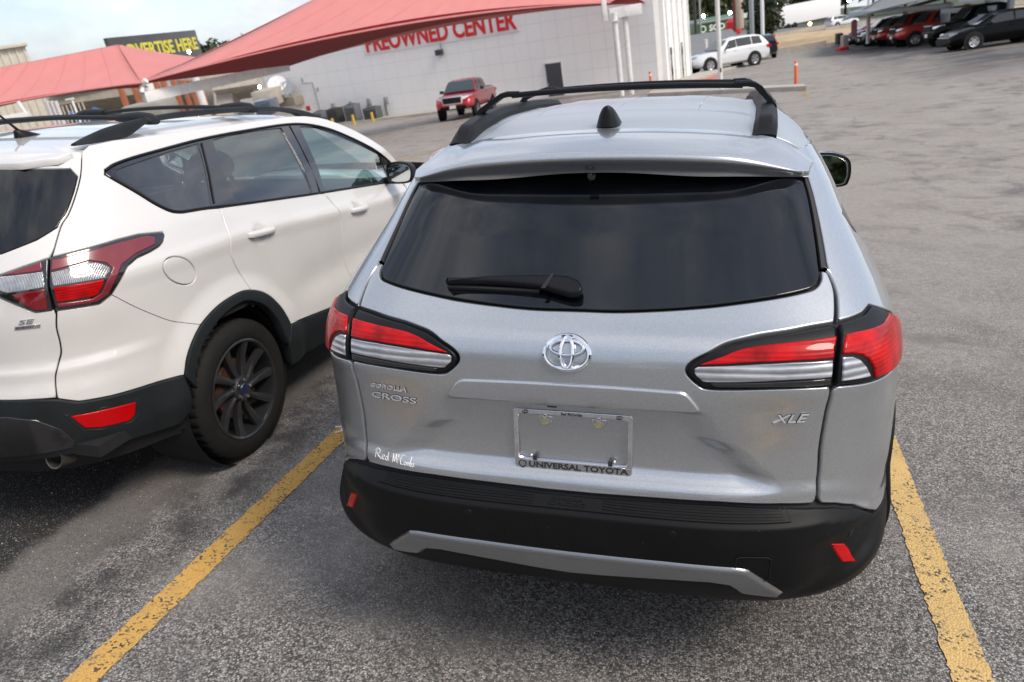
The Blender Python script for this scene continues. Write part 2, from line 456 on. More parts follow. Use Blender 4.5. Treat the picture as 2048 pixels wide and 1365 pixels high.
# ------------------------------------------------------------------ body surfaces
def pch(xs, ys, x):
    xs = np.asarray(xs, float); ys = np.asarray(ys, float); x = np.clip(x, xs[0], xs[-1])
    h = np.diff(xs); d = np.diff(ys)/h; mm = np.zeros(len(xs)); mm[0] = d[0]; mm[-1] = d[-1]
    for i in range(1, len(xs)-1):
        mm[i] = 0 if d[i-1]*d[i] <= 0 else 2*d[i-1]*d[i]/(d[i-1]+d[i])
    i = np.clip(np.searchsorted(xs, x)-1, 0, len(xs)-2); t = (x-xs[i])/h[i]
    return ys[i]*(1+2*t)*(1-t)**2+mm[i]*h[i]*t*(1-t)**2+ys[i+1]*t*t*(3-2*t)+mm[i+1]*h[i]*t*t*(t-1)
class Shell:
    """car body skin: (u, z) -> point.  u turns round the tail (0 = centre of the tail, pi/2 = flank), runs along the flank in metres, then round the nose"""
    L = 2.2; Df = .98
    def zs(s, au, z): return z
    def disp(s, u, z, y): return 0*u
    def raw(s, u, z):
        u = np.asarray(u, float); z = np.asarray(z, float)+0*u; au = np.abs(u); sg = np.where(u < 0, -1., 1.)
        ze = s.zs(au, z)
        R = pch(s.zR, s.R, ze); n = pch(s.zn, s.n, ze)
        t = np.clip(au-PI/2, 0, s.L); y_side = s.Y0+t
        W = s.Wf(y_side, z)
        a = np.clip(au, 0, PI/2)
        r = ((np.sin(a)/W)**n+(np.cos(a)/(s.Y0-R))**n)**(-1/n)
        x = r*np.sin(a); y = s.Y0-r*np.cos(a)+t
        b = np.clip(au-PI/2-s.L, 0, PI/2)
        D = s.Df-.35*np.maximum(0, z-.65)**1.3
        r2 = ((np.cos(b)/W)**3.2+(np.sin(b)/D)**3.2)**(-1/3.2)
        fr = b > 0
        x = np.where(fr, r2*np.cos(b), x); y = np.where(fr, s.Y0+s.L+r2*np.sin(b), y)
        return np.stack([sg*x, y, z], -1)
    def S(s, u, z):
        u = np.asarray(u, float); z = np.asarray(z, float)+0*u; e = 1e-4
        P = s.raw(u, z); N = np.cross(s.raw(u+e, z)-s.raw(u-e, z), s.raw(u, z+e)-s.raw(u, z-e))
        N = N/np.maximum(np.linalg.norm(N, axis=-1), 1e-12)[..., None]
        return P+N*s.disp(u, z, P[..., 1])[..., None]
    def uy(s, y, z):
        """u of the flank point at length y"""
        if y >= s.Y0: return PI/2+(y-s.Y0)
        lo, hi = .3, PI/2
        for _ in range(40):
            mid = (lo+hi)/2
            if s.raw(np.array([mid]), np.array([z]))[0, 1] < y: lo = mid
            else: hi = mid
        return lo
    def ux(s, x, z):
        lo, hi = 0., 1.2
        for _ in range(36):
            mid = (lo+hi)/2
            if s.raw(np.array([mid]), np.array([z]))[0, 0] < abs(x): lo = mid
            else: hi = mid
        return math.copysign(lo, x)
    def yz(s, pts): return [(s.uy(y, z), z) for y, z in pts]
    def arc(s, cy, cz, r, a0, a1, n=26, sq=1.):
        return [(s.uy(cy+r*math.cos(a), cz+r*sq*math.sin(a)), cz+r*sq*math.sin(a)) for a in np.linspace(a0, a1, n)]
    def under(s, name, mat_, parent, u1, z0, z1, off, du=.03, dz=.02, wells=()):
        us = np.arange(-u1, u1+du, du); zs = np.arange(z0, z1+dz/2, dz); U, Z = np.meshgrid(us, zs)
        P = s.S(U.ravel(), Z.ravel()); N = nrm(s.S, U.ravel(), Z.ravel()); P = P+N*off
        k = len(us); F = [(j*k+i, j*k+i+1, (j+1)*k+i+1, (j+1)*k+i) for j in range(len(zs)-1) for i in range(k-1)]
        keep = lambda f: all(math.hypot(P[f[0], 1]-cy, P[f[0], 2]-.34) > .40 or abs(P[f[0], 0]) < .6 for cy in wells) and not (P[f[0], 1] > 2.35 and P[f[0], 2] > 1.0)
        return obj(name, P, [f for f in F if keep(f)], mat_, parent)

class SilverBody(Shell):
    Y0 = 1.15; L = 2.2; Df = .98
    zR = [.18,.27,.34,.40,.46,.54,.60,.632,.642,.668,.680,.70,.74,.80,.88,.95,1.03,1.075,1.105,1.125,1.16,1.222,1.30,1.42,1.50,1.56]
    R = [.17,.07,-.010,-.060,-.092,-.112,-.117,-.116,-.108,-.072,-.066,-.062,-.045,-.040,-.043,-.045,-.037,-.022,.008,.040,.09,.175,.275,.42,.56,.70]
    zW = [.18,.28,.36,.45,.60,.80,.95,1.03,1.118,1.20,1.30,1.42,1.50,1.56]
    W = [.80,.85,.885,.895,.893,.89,.875,.863,.832,.79,.735,.675,.625,.58]
    zn = [.2,.34,.45,.55,.64,.8,1.0,1.2,1.5]; n = [3.6,4.6,4.9,4.5,4.2,4.7,5.1,5.2,5.2]
    def Wf(s, y, z): return pch(s.zW, s.W, z)*(1-.05*sst(2.4, 3.4, y))
    def zs(s, au, z):
        return z+.10*sst(.47, .80, au)*(1-sst(.66, .82, z))*sst(.45, .56, z)
    def disp(s, u, z, y):
        au = np.abs(u)
        ue = np.interp(z, [.70, .748, .775, .818, .851, .93], [.425, .399, .372, .338, .300, .262])
        rec = sst(.932, .920, z) if False else (1-sst(.918, .932, z))*sst(.700, .752, z)*(1-sst(ue-.060, ue+.030, au))
        d = -.023*rec
        # soft hollow under the lamps
        d = d-.008*(1-sst(.92, .99, z))*sst(.72, .86, z)*sst(.30, .42, au)*(1-sst(.62, .85, au))
        # pocket of the rear reflectors
        zl = .392+.50*(au-.47)
        d = d-.018*sst(zl-.008, zl+.045, z)*(1-sst(.545, .605, z))*sst(.44, .54, au)*(1-sst(.61, .74, au))
        # wheel arch flare
        for cy in (.78, 3.42):
            rr = np.hypot(y-cy, z-.34); d = d+.016*(1-sst(.42, .60, rr))*sst(.75, 1.0, au)
        return d

def wheel(parent, side, x, y, r, rim_r, width, style, zc=None):
    """tyre (part) with rim, spokes, cap and nuts; side = +1 for the right flank"""
    zc = zc or r
    M = Matrix.Translation((x, y, zc)) @ Matrix.Rotation(PI/2*side, 4, 'Y')
    w = width
    prof = []                                       # (radius, axial), axial 0 = outer face
    pts = [(rim_r-.004, -.018), (rim_r+.006, -.006), (rim_r+.02, .0), (r-.055, .004), (r-.03, -.001), (r-.012, -.012), (r-.004, -.024)]
    tread = []
    gro = [.26, .42, .58, .74]
    n = 40
    for i in range(n+1):
        t = i/n; a = -.024-(w-.048)*t; g = min(abs(t-q) for q in gro)
        tread.append((r-(.009 if g < .022 else 0)-.004*(2*t-1)**4, a))
    back = [(r-.012, -w+.012), (r-.05, -w), (rim_r, -w+.01), (rim_r-.004, -.018)]
    prof = pts+tread+back; V = []; F = []; NS = 176; K = len(prof)
    for i in range(NS):
        a = 2*PI*i/NS
        for q, (pr, ph_) in enumerate(prof):
            t = (q-len(pts))/n
            if 0 <= t <= 1:
                lat = i % 4 == 0 if (t < .24 or t > .76) else (i+2) % 4 == 0 if .44 < t < .56 else False
                if lat: pr -= .007
            elif q == len(pts)-1 and i % 4 == 0: pr -= .005
            V.append(M @ Vector((pr*math.cos(a), pr*math.sin(a), ph_)))
    for i in range(NS):
        j = (i+1) % NS
        F += [(i*K+q, j*K+q, j*K+q+1, i*K+q+1) for q in range(K-1)]
    tyre = obj('wheel', V, F, tyre_rubber, parent, True, None, 40)
    rb = MB()
    # barrel and lip
    rb.lathe([(rim_r+.002, -.012), (rim_r+.006, -.004), (rim_r-.002, .0), (rim_r-.010, -.006), (rim_r-.016, -.03), (rim_r-.02, -.10), (rim_r-.045, -w*.8)], 72, M)
    rb.lathe([(.0, -.12), (rim_r-.03, -.12)], 48, M)
    met = style['mat']
    rb.build('rim', met, tyre)
    MB().lathe([(0, -.060), (.145, -.060), (.15, -.070), (.15, -.085), (.0, -.085)], 40, M).build('brake_disc', rust, tyre)
    ns = style['n']
    for i in range(ns):
        a = 2*PI*i/ns+style.get('ph', 0); sk = style.get('skew', 0)*(1 if i % 2 else -1)+style.get('twist', 0)
        rings = []
        for t in np.linspace(0, 1, 9):
            rad = .045+(rim_r-.012-.045)*t; ww = np.interp(t, [0, .3, .7, 1], style['w']); hh = .022-.008*t
            z0 = -.010-.018*math.sin(t*PI)*.6-.012*(1-t)
            aa = a+sk*math.sin(t*PI*.5)
            c = Vector((rad*math.cos(aa), rad*math.sin(aa), 0)); tn = Vector((-math.sin(aa), math.cos(aa), 0))
            ring = [c-tn*ww+Vector((0, 0, z0-hh*1.7)), c-tn*ww*.85+Vector((0, 0, z0-hh*.35)), c-tn*ww*.25+Vector((0, 0, z0)),
                    c+tn*ww*.25+Vector((0, 0, z0)), c+tn*ww*.85+Vector((0, 0, z0-hh*.35)), c+tn*ww+Vector((0, 0, z0-hh*1.7))]
            rings.append([M @ p for p in ring])
        MB().loft(rings).build('spoke', met, tyre, sharp=28)
    MB().lathe([(0, -.016), (.058, -.018), (.066, -.03), (.066, -.06), (0, -.06)], 32, M).build('hub', met, tyre)
    MB().lathe([(0, -.010), (.024, -.011), (.029, -.016), (.030, -.022)], 24, M).build('centre_cap', style.get('cap', badge_black), tyre)
    for i in range(5):
        a = 2*PI*i/5+.3; N_ = M @ Matrix.Translation((.046*math.cos(a), .046*math.sin(a), 0))
        MB().lathe([(0, -.006), (.007, -.007), (.009, -.012), (.009, -.03)], 8, N_).build('lug_nut', chrome_sat, tyre)
    return tyre

def tube_on(S, pts, r, off, name, mat_, parent, n=8, flat=.7, close=False):
    p = np.array(pts); P = S(p[:, 0], p[:, 1]); N = nrm(S, p[:, 0], p[:, 1]); Q = P+N*off
    if close: Q = np.vstack([Q, Q[:1]])
    return MB().tube([Vector(q) for q in Q], r, n, not close).build(name, mat_, parent)
def text_on(shell, s, x0, x1, z0, h, name, mat_, parent, off=.003, shear=0., bold=0., S=None):
    V, F = text_geo(s, 1., bold, shear); lo, hi = V.min(0), V.max(0)
    V = (V-lo)/(hi-lo)*[x1-x0, h]+[x0, z0]
    us = {}
    xs = np.linspace(x0-.005, x1+.005, 12); zz = z0+h/2
    ut = [shell.ux(x, zz) for x in xs]
    def fn(x, z, d):
        u = np.interp(x, xs, ut); P = shell.S(u, z); N = nrm(shell.S, u, z); return P+N*d
    v, f = solidify(V, F, fn, -.001, off)
    return obj(name, v, f, mat_, parent, False)

# ------------------------------------------------------------------ the silver car
def build_silver():
    B = SilverBody(); S = B.S
    car = empty('suv')
    tag(car, 'silver compact suv seen from behind, parked between the two yellow lines', 'car')
    B.under('inner_body', under_black, car, PI/2+B.L+PI/2, .26, 1.46, -.016, wells=(.78, 3.42))
    MB().box((0, 2.15, .32), (1.5, 3.7, .06)).build('floor_pan', under_black, car)
    G = [(.602,1.2225),(.610,1.216),(.607,1.198),(.597,1.177),(.582,1.157),(.568,1.140),(.554,1.124),(.544,1.106),(.522,1.063),(.513,1.004),(.509,.953),(.507,.906),(.506,.862),(.506,.812),(.507,.78),(.507,.745),(.505,.706),(.503,.680)]
    Gs = spl(G, 4)
    glass_edge = [(0,1.149),(.12,1.1495),(.282,1.160),(.411,1.174),(.517,1.1865),(.554,1.193),(.580,1.207),(.594,1.2235)]
    ge = spl(glass_edge, 5)
    tg_bot = [(.495,.669),(.43,.6755),(.31,.680),(.19,.6785),(.05,.675)]
    # lamp openings
    lin = spl([(.552,1.123),(.502,1.121),(.455,1.116),(.398,1.110),(.352,1.101),(.318,1.091),(.284,1.072),(.262,1.058),(.250,1.046),(.2465,1.036),(.248,1.026),(.256,1.014),(.268,1.001),(.282,.9925),(.320,.9925),(.396,.997),(.456,.998),(.508,.996)], 3)
    gu = [p for p in Gs if p[1] > 1.126]; gl_ = [p for p in Gs if p[1] < .990]
    rs = gu+lin+gl_
    out = rs+tg_bot+mir(tg_bot[::-1])+mir(rs[::-1])+mir(ge[::-1])+ge[1:]
    tail = patch('tailgate', S, out, silver, car, gap=.0040, roll=.0035, res=.010, thick=.016)
    # fixed glass
    gside = [(.603,1.237),(.660,1.316),(.703,1.38),(.722,1.409),(.738,1.428)]
    gtop = [(.60,1.462),(.3,1.475),(0,1.48)]
    gp = ge+gside+gtop[:-1]+[(0,1.48)]+mir(gtop[:-1][::-1])+mir(gside[::-1])+mir(ge[::-1])[:-1]
    rg = patch('rear_window', S, gp, back_glass, car, off=-.003, gap=.0015, roll=.002, res=.022, thick=.006)
    # black seals beside the glass
    for sg in (1, -1):
        a_ = spl([(.600,1.2245),(.609,1.2375),(.666,1.3165),(.709,1.3805),(.728,1.4095),(.744,1.4285)], 4)
        b_ = spl([(.614,1.2225),(.622,1.236),(.679,1.315),(.722,1.379),(.741,1.408),(.757,1.427)], 4)
        q = a_+b_[::-1]; q = q if sg > 0 else mir(q)
        patch('window_seal', S, q, rubber_seal, car, off=-.001, res=.02, thick=.01, roll=.001)
    # quarter panels with the roof rail above the side windows
    win = B.yz([(.55,1.30),(.95,1.445),(1.6,1.462),(2.2,1.455),(2.55,1.38),(3.05,1.12),(2.95,1.085),(1.6,1.105),(.85,1.135)])
    door_y = 1.17
    for sg in (1, -1):
        f = (lambda p: p) if sg > 0 else mir
        lo = [(.560,1.1235),(.60,1.125),(.636,1.127),(.661,1.132),(.673,1.1345),(.696,1.124),(.728,1.108),(.78,1.083),(.83,1.05),(.855,1.015),(.845,.985),(.80,.970),(.724,.970),(.678,.974),(.631,.980),(.585,.986),(.544,.992),(.519,.994)]
        q = gl_[::-1]+lo[::-1]+gu[::-1]+[(.615,1.2235),(.622,1.237),(.680,1.316),(.723,1.38),(.742,1.409),(.757,1.428),(.80,1.488),(.9,1.493)]
        q += B.yz([(1.0,1.495),(2.35,1.495),(2.75,1.36),(3.25,1.08),(3.18,1.07),(3.05,1.085)])
        q += [p for p in win[4:2:-1]]
        q += B.yz([(2.55,1.39),(2.2,1.465),(1.6,1.472),(.95,1.455),(.52,1.31),(.52,1.27),(.83,1.125),(1.12,1.112)])
        q += B.yz([(door_y,1.0),(door_y-.01,.8),(door_y-.02,.62)])
        q += B.arc(.78, .34, .44, .70, PI-.42, 24)
        q += [(.70,.553),(.645,.594),(.598,.628),(.545,.654),(.510,.666)]
        patch('quarter_panel', S, f(q), silver, car, gap=.0040, roll=.0035, res=.014, thick=.016)
        # ---- lamps
        lamp = patch('tail_lamp', S, f(lo[:18]+[(.5150,.994),(.5180,1.03),(.5245,1.063),(.5360,1.09),(.5470,1.106),(.5560,1.123)]), satin_black, car, off=.005, gap=.003, roll=.004, res=.012, thick=.03)
        red = [(.555,1.101),(.58,1.101),(.63,1.098),(.669,1.096),(.695,1.099),(.723,1.101),(.775,1.076),(.82,1.043),(.840,1.012),(.826,.988),(.76,.980),(.68,.984),(.625,.990),(.605,.992),(.602,1.02),(.590,1.042),(.573,1.057),(.552,1.064),(.531,1.066),(.540,1.085)]
        patch('red_lens', S, f(red), red_lens, lamp, off=.011, roll=.004, res=.012, thick=.01)
        clr = [(.531,1.060),(.552,1.057),(.568,1.047),(.582,1.028),(.591,1.008),(.594,1.000),(.526,1.006)]
        patch('clear_lens', S, f(clr), clear_lens, lamp, off=.010, roll=.003, res=.010, thick=.01)
        lamp2 = patch('tail_lamp', S, f(lin+[(.5110,.996),(.5130,1.02),(.5195,1.063),(.5310,1.09),(.5415,1.106),(.5510,1.122)]), satin_black, car, off=.003, gap=.003, roll=.004, res=.012, thick=.03)
        red = spl([(.535,1.101),(.491,1.0995),(.447,1.097),(.405,1.094),(.373,1.090),(.341,1.082),(.314,1.070),(.292,1.060),(.268,1.0495)], 3)+[(.317,1.0535),(.378,1.059),(.438,1.062),(.514,1.061),(.519,1.08)]
        patch('red_lens', S, f(red), red_lens, lamp2, off=.007, roll=.003, res=.010, thick=.01)
        clr = [(.512,1.0565),(.438,1.0575),(.378,1.0545),(.317,1.049),(.267,1.045)]+spl([(.260,1.040),(.261,1.027),(.271,1.015),(.284,1.0085),(.356,1.012),(.436,1.017),(.508,1.017)], 3)
        patch('clear_lens', S, f(clr), clear_lens, lamp2, off=.006, roll=.003, res=.010, thick=.01)
        patch('dark_lens', S, f([(.506,1.0145),(.436,1.0145),(.356,1.0095),(.288,1.006),(.300,.9975),(.400,1.001),(.505,1.001)]), gloss_black, lamp2, off=.006, roll=.002, res=.014, thick=.01)
    # bumper
    zb = lambda u: .34+.05*sst(.42, .60, u)+.035*sst(.6, .8, u)
    bt = [(0,.671),(.05,.6715),(.19,.675),(.31,.6765),(.43,.672),(.497,.6645),(.543,.6525),(.596,.627),(.640,.596),(.69,.552)]
    bt2 = B.arc(.78, .34, .44, PI-.42, PI-.16, 6)
    bb = [(u, float(zb(u))) for u in np.linspace(.82, 0, 30)]
    half = bt+bt2+[(B.uy(.40, .42), .42)]+bb
    bo = half[:-1]+[(0, float(zb(0)))]+mir(half[1:-1][::-1])
    bump = patch('bumper', S, bo, bumper_black, car, gap=.0015, roll=.004, res=.009, thick=.05)
    tr = [(0,.517),(.09,.518),(.2,.521),(.29,.521),(.336,.5205),(.359,.516),(.387,.486),(.42,.448),(.438,.424)]
    br = [(.432,.406),(.352,.424),(.342,.440),(.326,.456),(.291,.461),(.23,.456),(.07,.438),(0,.436)]
    h = tr+br; sk = h[:-1]+[(0,.433)]+mir(h[1:-1][::-1])
    patch('skid_trim', S, sk, skid_silver, bump, off=.012, roll=.013, res=.010, thick=.03)
    for sg in (1, -1):
        f = (lambda p: p) if sg > 0 else mir
        patch('reflector', S, f([(.526,.563),(.566,.545),(.582,.520),(.598,.476),(.562,.490),(.544,.525)]), red_plain, bump, off=.004, roll=.004, res=.008, thick=.03)
        for (u, z) in ((.214,.612), (.585,.566)):
            c = [(u+.0095*math.cos(a), z+.0095*math.sin(a)) for a in np.linspace(0, 2*PI, 20, endpoint=False)]
            patch('parking_sensor', S, f(c), satin_black, bump, off=.0015, roll=.001, res=.005, thick=.006)
        # step pad ribs
        for k, z in enumerate((.6500,.6545,.6590,.6635)):
            patch('step_rib', S, f([(.075+.0*k,z-.0008),(.425,z-.0008),(.425,z+.0008),(.075,z+.0008)]), bumper_black, bump, off=.0062, roll=.0004, res=.03, thick=.004)
    patch('step_pad', S, [(-.437,.6455),(.437,.6455),(.437,.6675),(.2,.6685),(-.2,.6685),(-.437,.6675)], bumper_black, bump, off=.004, roll=.002, res=.008, thick=.012)
    text_on(B, 'COROLLA', -.045, .040, .6585, .0045, 'step_lettering', satin_black, bump, .0062)
    text_on(B, 'CROSS', -.055, .048, .6505, .0055, 'step_lettering', satin_black, bump, .0062)
    tow = [(.335,.553),(.342,.557),(.392,.557),(.399,.550),(.400,.486),(.392,.478),(.345,.478),(.337,.486)]
    tube_on(S, tow, .0011, .0022, 'tow_cover', under_black, bump, 6, 1, True)
    # handle garnish over the plate
    gr = spl([(.233,.9815),(.246,.975),(.259,.957),(.272,.934)], 4)
    gar = [(0,.9855),(.1,.985),(.19,.983)]+gr+[(.262,.9285),(.174,.9265),(0,.9245)]
    patch('handle_garnish', S, gar[:-1]+[(0,.9245)]+mir(gar[1:-1][::-1]), silver, tail, off=.012, roll=.006, res=.010, thick=.05)
    MB().box((-.045, -.03, .917), (.028, .02, .012)).build('tailgate_camera', gloss_black, tail, bevel=.003)
    # emblem
    def ell(cx, cz, a, b, n=48, t0=0, t1=2*PI):
        return [(B.ux(cx+a*math.cos(t), cz+b*math.sin(t)), cz+b*math.sin(t)) for t in np.linspace(t0, t1, n, endpoint=False)]
    em = tube_on(S, ell(-.003, 1.0605, .0580, .0380), .0066, .004, 'emblem', chrome, tail, 10, .8, True)
    tube_on(S, ell(-.003, 1.0735, .0430, .0160), .0052, .005, 'emblem_ring', chrome, em, 8, .8, True)
    tube_on(S, ell(-.003, 1.0605, .0165, .0350), .0054, .005, 'emblem_ring', chrome, em, 8, .8, True)
    for s_, xa, xb, z_, h_, sh_ in (('COROLLA', -.578, -.458, .9245, .0150, .25), ('CROSS', -.578, -.430, .8925, .0185, .10), ('XLE', .507, .590, .9015, .022, .30)):
        l0 = text_on(B, s_, xa-.0015, xb+.0015, z_-.0016, h_+.0026, 'model_lettering' if s_ != 'XLE' else 'trim_lettering', badge_black, tail, .0022, sh_, .03)
        text_on(B, s_, xa, xb, z_, h_, 'letter_face', letter_chrome, l0, .0045, sh_, .004)
    # dealer script, drawn as pen strokes
    st = [[(0,0),(.02,.55),(.06,1)],[(0,.75),(.06,1.05),(.13,.9),(.10,.55),(.03,.5)],[(.05,.5),(.12,.2),(.19,.05),(.22,.2)],
          [(.18,.25),(.25,.42),(.235,.55),(.19,.4),(.215,.1),(.29,.15)],[(.36,1.0),(.345,.5),(.35,.1),(.33,.45),(.295,.45),(.285,.2),(.32,.08),(.36,.2)],
          [(.46,.1),(.475,.75),(.47,1.0)],[(.47,1.0),(.51,.2),(.54,1.0)],[(.54,1.0),(.565,.5),(.58,.1)],[(.625,.9),(.60,.95),(.595,.75),(.625,.72)],
          [(.74,.95),(.69,1.0),(.655,.6),(.675,.1),(.735,.15)],[(.765,.4),(.745,.2),(.775,.08),(.80,.3),(.77,.42)],
          [(.81,.4),(.815,.1)],[(.815,.3),(.84,.42),(.845,.1)],[(.845,.3),(.87,.42),(.878,.1)],[(.895,1.0),(.90,.12),(.93,.12),(.935,.38),(.90,.38)],[(.99,.42),(.955,.38),(.985,.22),(.965,.08),(.945,.14)]]
    mb = MB()
    for s_ in st:
        q = spl(s_, 5); pts = []
        for (a, b) in q:
            x = -.590+a*.138; z = .6985+b*.027-.003*a; u = B.ux(x, z)
            pts.append(Vector((S(np.array([u]), np.array([z]))+nrm(S, np.array([u]), np.array([z]))*.0006)[0]))
        mb.tube(pts, .00105, 5)
    mb.build('dealer_script', sticker_white, tail)
    # licence plate frame on the recessed plate seat
    c4 = [at_y(1029, 816, -.024), at_y(1267.6, 833, -.024), at_y(1262.6, 951.8, -.030), at_y(1028.6, 931.4, -.030)]
    cx = sum(p.x for p in c4)/4; cz = sum(p.z for p in c4)/4
    w = ((c4[1]-c4[0]).length+(c4[2]-c4[3]).length)/2; hh = ((c4[0]-c4[3]).length+(c4[1]-c4[2]).length)/2
    yb = float(S(np.array([0.]), np.array([cz]))[0, 1])
    Sp = lambda x, z: np.stack([x, yb-.010-.06*(cz-z)+0*x, z], -1)
    def rr(x0, x1, z0, z1, r, n=6):
        o = []
        for (qx, qz, a0) in ((x1-r, z1-r, 0), (x0+r, z1-r, PI/2), (x0+r, z0+r, PI), (x1-r, z0+r, 3*PI/2)):
            o += [(qx+r*math.cos(a0+t), qz+r*math.sin(a0+t)) for t in np.linspace(0, PI/2, n)]
        return o
    x0, x1, z0, z1 = cx-w/2, cx+w/2, cz-hh/2, cz+hh/2
    hole = rr(x0+.012, x1-.012, z0+.027, z1-.013, .004)
    fr = patch('plate_frame', Sp, rr(x0, x1, z0, z1, .010), chrome, tail, off=.004, roll=.002, res=.02, thick=.012, holes=[hole])
    patch('plate_frame_band', Sp, rr(x0+.004, x1-.004, z0+.0025, z0+.0245, .004), chrome_sat, fr, off=.0046, roll=.0008, res=.03, thick=.002)
    def ptext(s, a, b, z, h, name, m_, bold=.0, d=.0062):
        V, F = text_geo(s, 1., bold); lo, hi = V.min(0), V.max(0); V = (V-lo)/(hi-lo)*[b-a, h]+[a, z]
        v, f = solidify(V, F, lambda x, y, dd: Sp(x, y)+np.array([0, -dd, 0]), .004, d); return obj(name, v, f, m_, fr, False)
    ptext('UNIVERSAL TOYOTA', x0+.040, x1-.010, z0+.0050, .0170, 'frame_lettering', badge_black, .03)
    ptext('Red McCombs', cx-.028, cx+.028, z1-.0105, .007, 'frame_lettering', badge_black, .01)
    def pring(px_, pz_, a, b, r, m_):
        pts = [Vector(Sp(np.array([px_+a*math.cos(t)]), np.array([pz_+b*math.sin(t)]))[0])+Vector((0, -.0055, 0)) for t in np.linspace(0, 2*PI, 25)]
        MB().tube(pts, r, 6, False).build('frame_mark', m_, fr)
    pring(x0+.022, z0+.0135, .0095, .0095, .0016, badge_black)
    for q in (x0+.034, x1-.034):
        pring(q, z1-.0068, .0075, .0048, .0008, badge_black); pring(q, z1-.0068, .0024, .0042, .0007, badge_black)
    for q in (-.072, .072):
        c = cx+q; zt = z1-.030
        patch('plate_tab', Sp, [(c-.019,zt+.012),(c-.019,zt-.002),(c,zt-.018),(c+.019,zt-.002),(c+.019,zt+.012)], silver, tail, off=.0, roll=.003, res=.02, thick=.012)
        patch('plate_nut', Sp, [(c-.012,zt+.004),(c-.010,zt-.012),(c+.006,zt-.012),(c+.009,zt+.004)], yellow_chrome, tail, off=.0022, roll=.001, res=.02, thick=.006)
        ctr = Sp(np.array([c]), np.array([z1-.019]))[0]
        MB().lathe([(0, .009), (.005, .008), (.007, .004), (.007, -.004)], 14, Matrix.Translation(Vector(ctr)) @ Matrix.Rotation(PI/2, 4, 'X')).build('plate_screw', chrome, tail)
        p = Sp(np.array([cx+q*1.42]), np.array([z0+.033]))[0]
        MB().box(p+np.array([0, -.002, 0]), (.011, .010, .013)).build('plate_clip', badge_black, tail)
        p = Sp(np.array([cx+q*1.42-.011*np.sign(-q)]), np.array([z0+.037]))[0]
        MB().lathe([(0, .004), (.0028, .003), (.003, -.004)], 10, Matrix.Translation(Vector(p)) @ Matrix.Rotation(PI/2, 4, 'X')).build('plate_stud', sticker_white, tail)
    # wiper
    wp = spl([(-.350,1.1865),(-.316,1.1925),(-.224,1.199),(-.084,1.2025),(-.03,1.2015)], 4)+spl([(.002,1.193),(.014,1.181),(.010,1.168),(-.012,1.1655)], 4)+spl([(-.05,1.172),(-.10,1.180),(-.22,1.1855),(-.348,1.1845)], 4)
    wi = patch('rear_wiper', S, wp, satin_black, car, off=.030, roll=.006, res=.012, thick=.022)
    patch('wiper_blade', S, [(-.345,1.1845),(-.31,1.186),(-.10,1.182),(-.10,1.1765),(-.345,1.1805)], rubber_seal, wi, off=.010, roll=.002, res=.02, thick=.014)
    patch('wiper_seam', S, [(-.090,1.174),(-.078,1.174),(-.066,1.203),(-.072,1.204)], rubber_seal, wi, off=.0312, roll=.0005, res=.01, thick=.003)
    # roof
    yr = [.50,.62,.9,1.3,1.7,2.1,2.4]; zr_ = [1.545,1.556,1.583,1.599,1.597,1.580,1.555]
    def roof_z(x, y):
        x = np.abs(x); z = pch(yr, zr_, y)
        ditch = -.006*np.exp(-((x-.44)/.018)**2)
        rib = .0035*(sst(.16, .20, x)*(1-sst(.28, .32, x)))*sst(.95, 1.15, y)*(1-sst(2.1, 2.3, y))
        return z-.032*(x/.5)**2.2-1.25*np.maximum(0, x-.49)**1.6+ditch+rib
    Sr = lambda x, y: np.stack([x, y, roof_z(x, y)], -1)
    ro = [(-.612,2.38),(0,2.43),(.612,2.38),(.632,1.6),(.632,.80),(.627,.705),(.606,.658),(.560,.638),(.50,.632),(0,.628),(-.50,.632),(-.560,.638),(-.606,.658),(-.627,.705),(-.632,.80),(-.632,1.6)]
    roof = patch('roof', Sr, ro, silver_roof, car, gap=.001, roll=.003, res=.028, thick=.02)
    for x in (-.30,-.02,.27):
        MB().tube([Vector(Sr(np.array([x+.02*(y-.9)]), np.array([y]))[0])+Vector((0,0,-.0004)) for y in np.linspace(1.0, 2.0, 16)], .0016, 5).build('roof_rib', silver, roof)
    # spoiler
    rings = []
    for s_ in np.linspace(-1, 1, 81):
        a = abs(s_); x = .595*s_; e = float(sst(.45, 1.0, a))**2.2
        xj = x*(1+.030*e); J = np.array([xj, .632-.060*e, float(roof_z(xj, .632-.03*e))-.006*e**2+.001])
        T = np.array([x, .362+.050*a**2+.058*e+.030*float(sst(.90, 1., a))**2, 1.5135-.042*a**2-.030*e])
        Bm = np.array([x, .396+.020*a**2+.080*e, 1.4570-.017*float(sst(.05, .6, a))-.018*e])
        ring = []
        for t in np.linspace(0, 1, 12): 
            p = J+(T-J)*t; p = p+np.array([0, 0, .010*math.sin(PI*t)*(1-.5*e)]); ring.append(p)
        for k in range(1, 5):
            t = k/5; ring.append(T+np.array([0, -.006*math.sin(PI*t), -.022*t*(1-.6*e)]))
        T2 = T+np.array([0, .0, -.024*(1-.6*e)])
        for t in np.linspace(0, 1, 10):
            p = T2+(Bm-T2)*t; p = p+np.array([0, .007*math.sin(PI*t), -.001*math.sin(PI*t)])*(1-.7*e); ring.append(p)
        ring.append(Bm+np.array([0, .05, .01])); ring.append(J+np.array([0, .02, -.03]))
        rings.append(ring)
    sp = MB().loft(rings).build('spoiler', silver, car, sharp=50)
    p = at_y(1181, 335, .40)
    MB().box((p.x, p.y-.006, p.z), (.028, .03, .009)).build('spoiler_camera', gloss_black, sp, bevel=.002)
    p = at_y(1184, 352, .44)
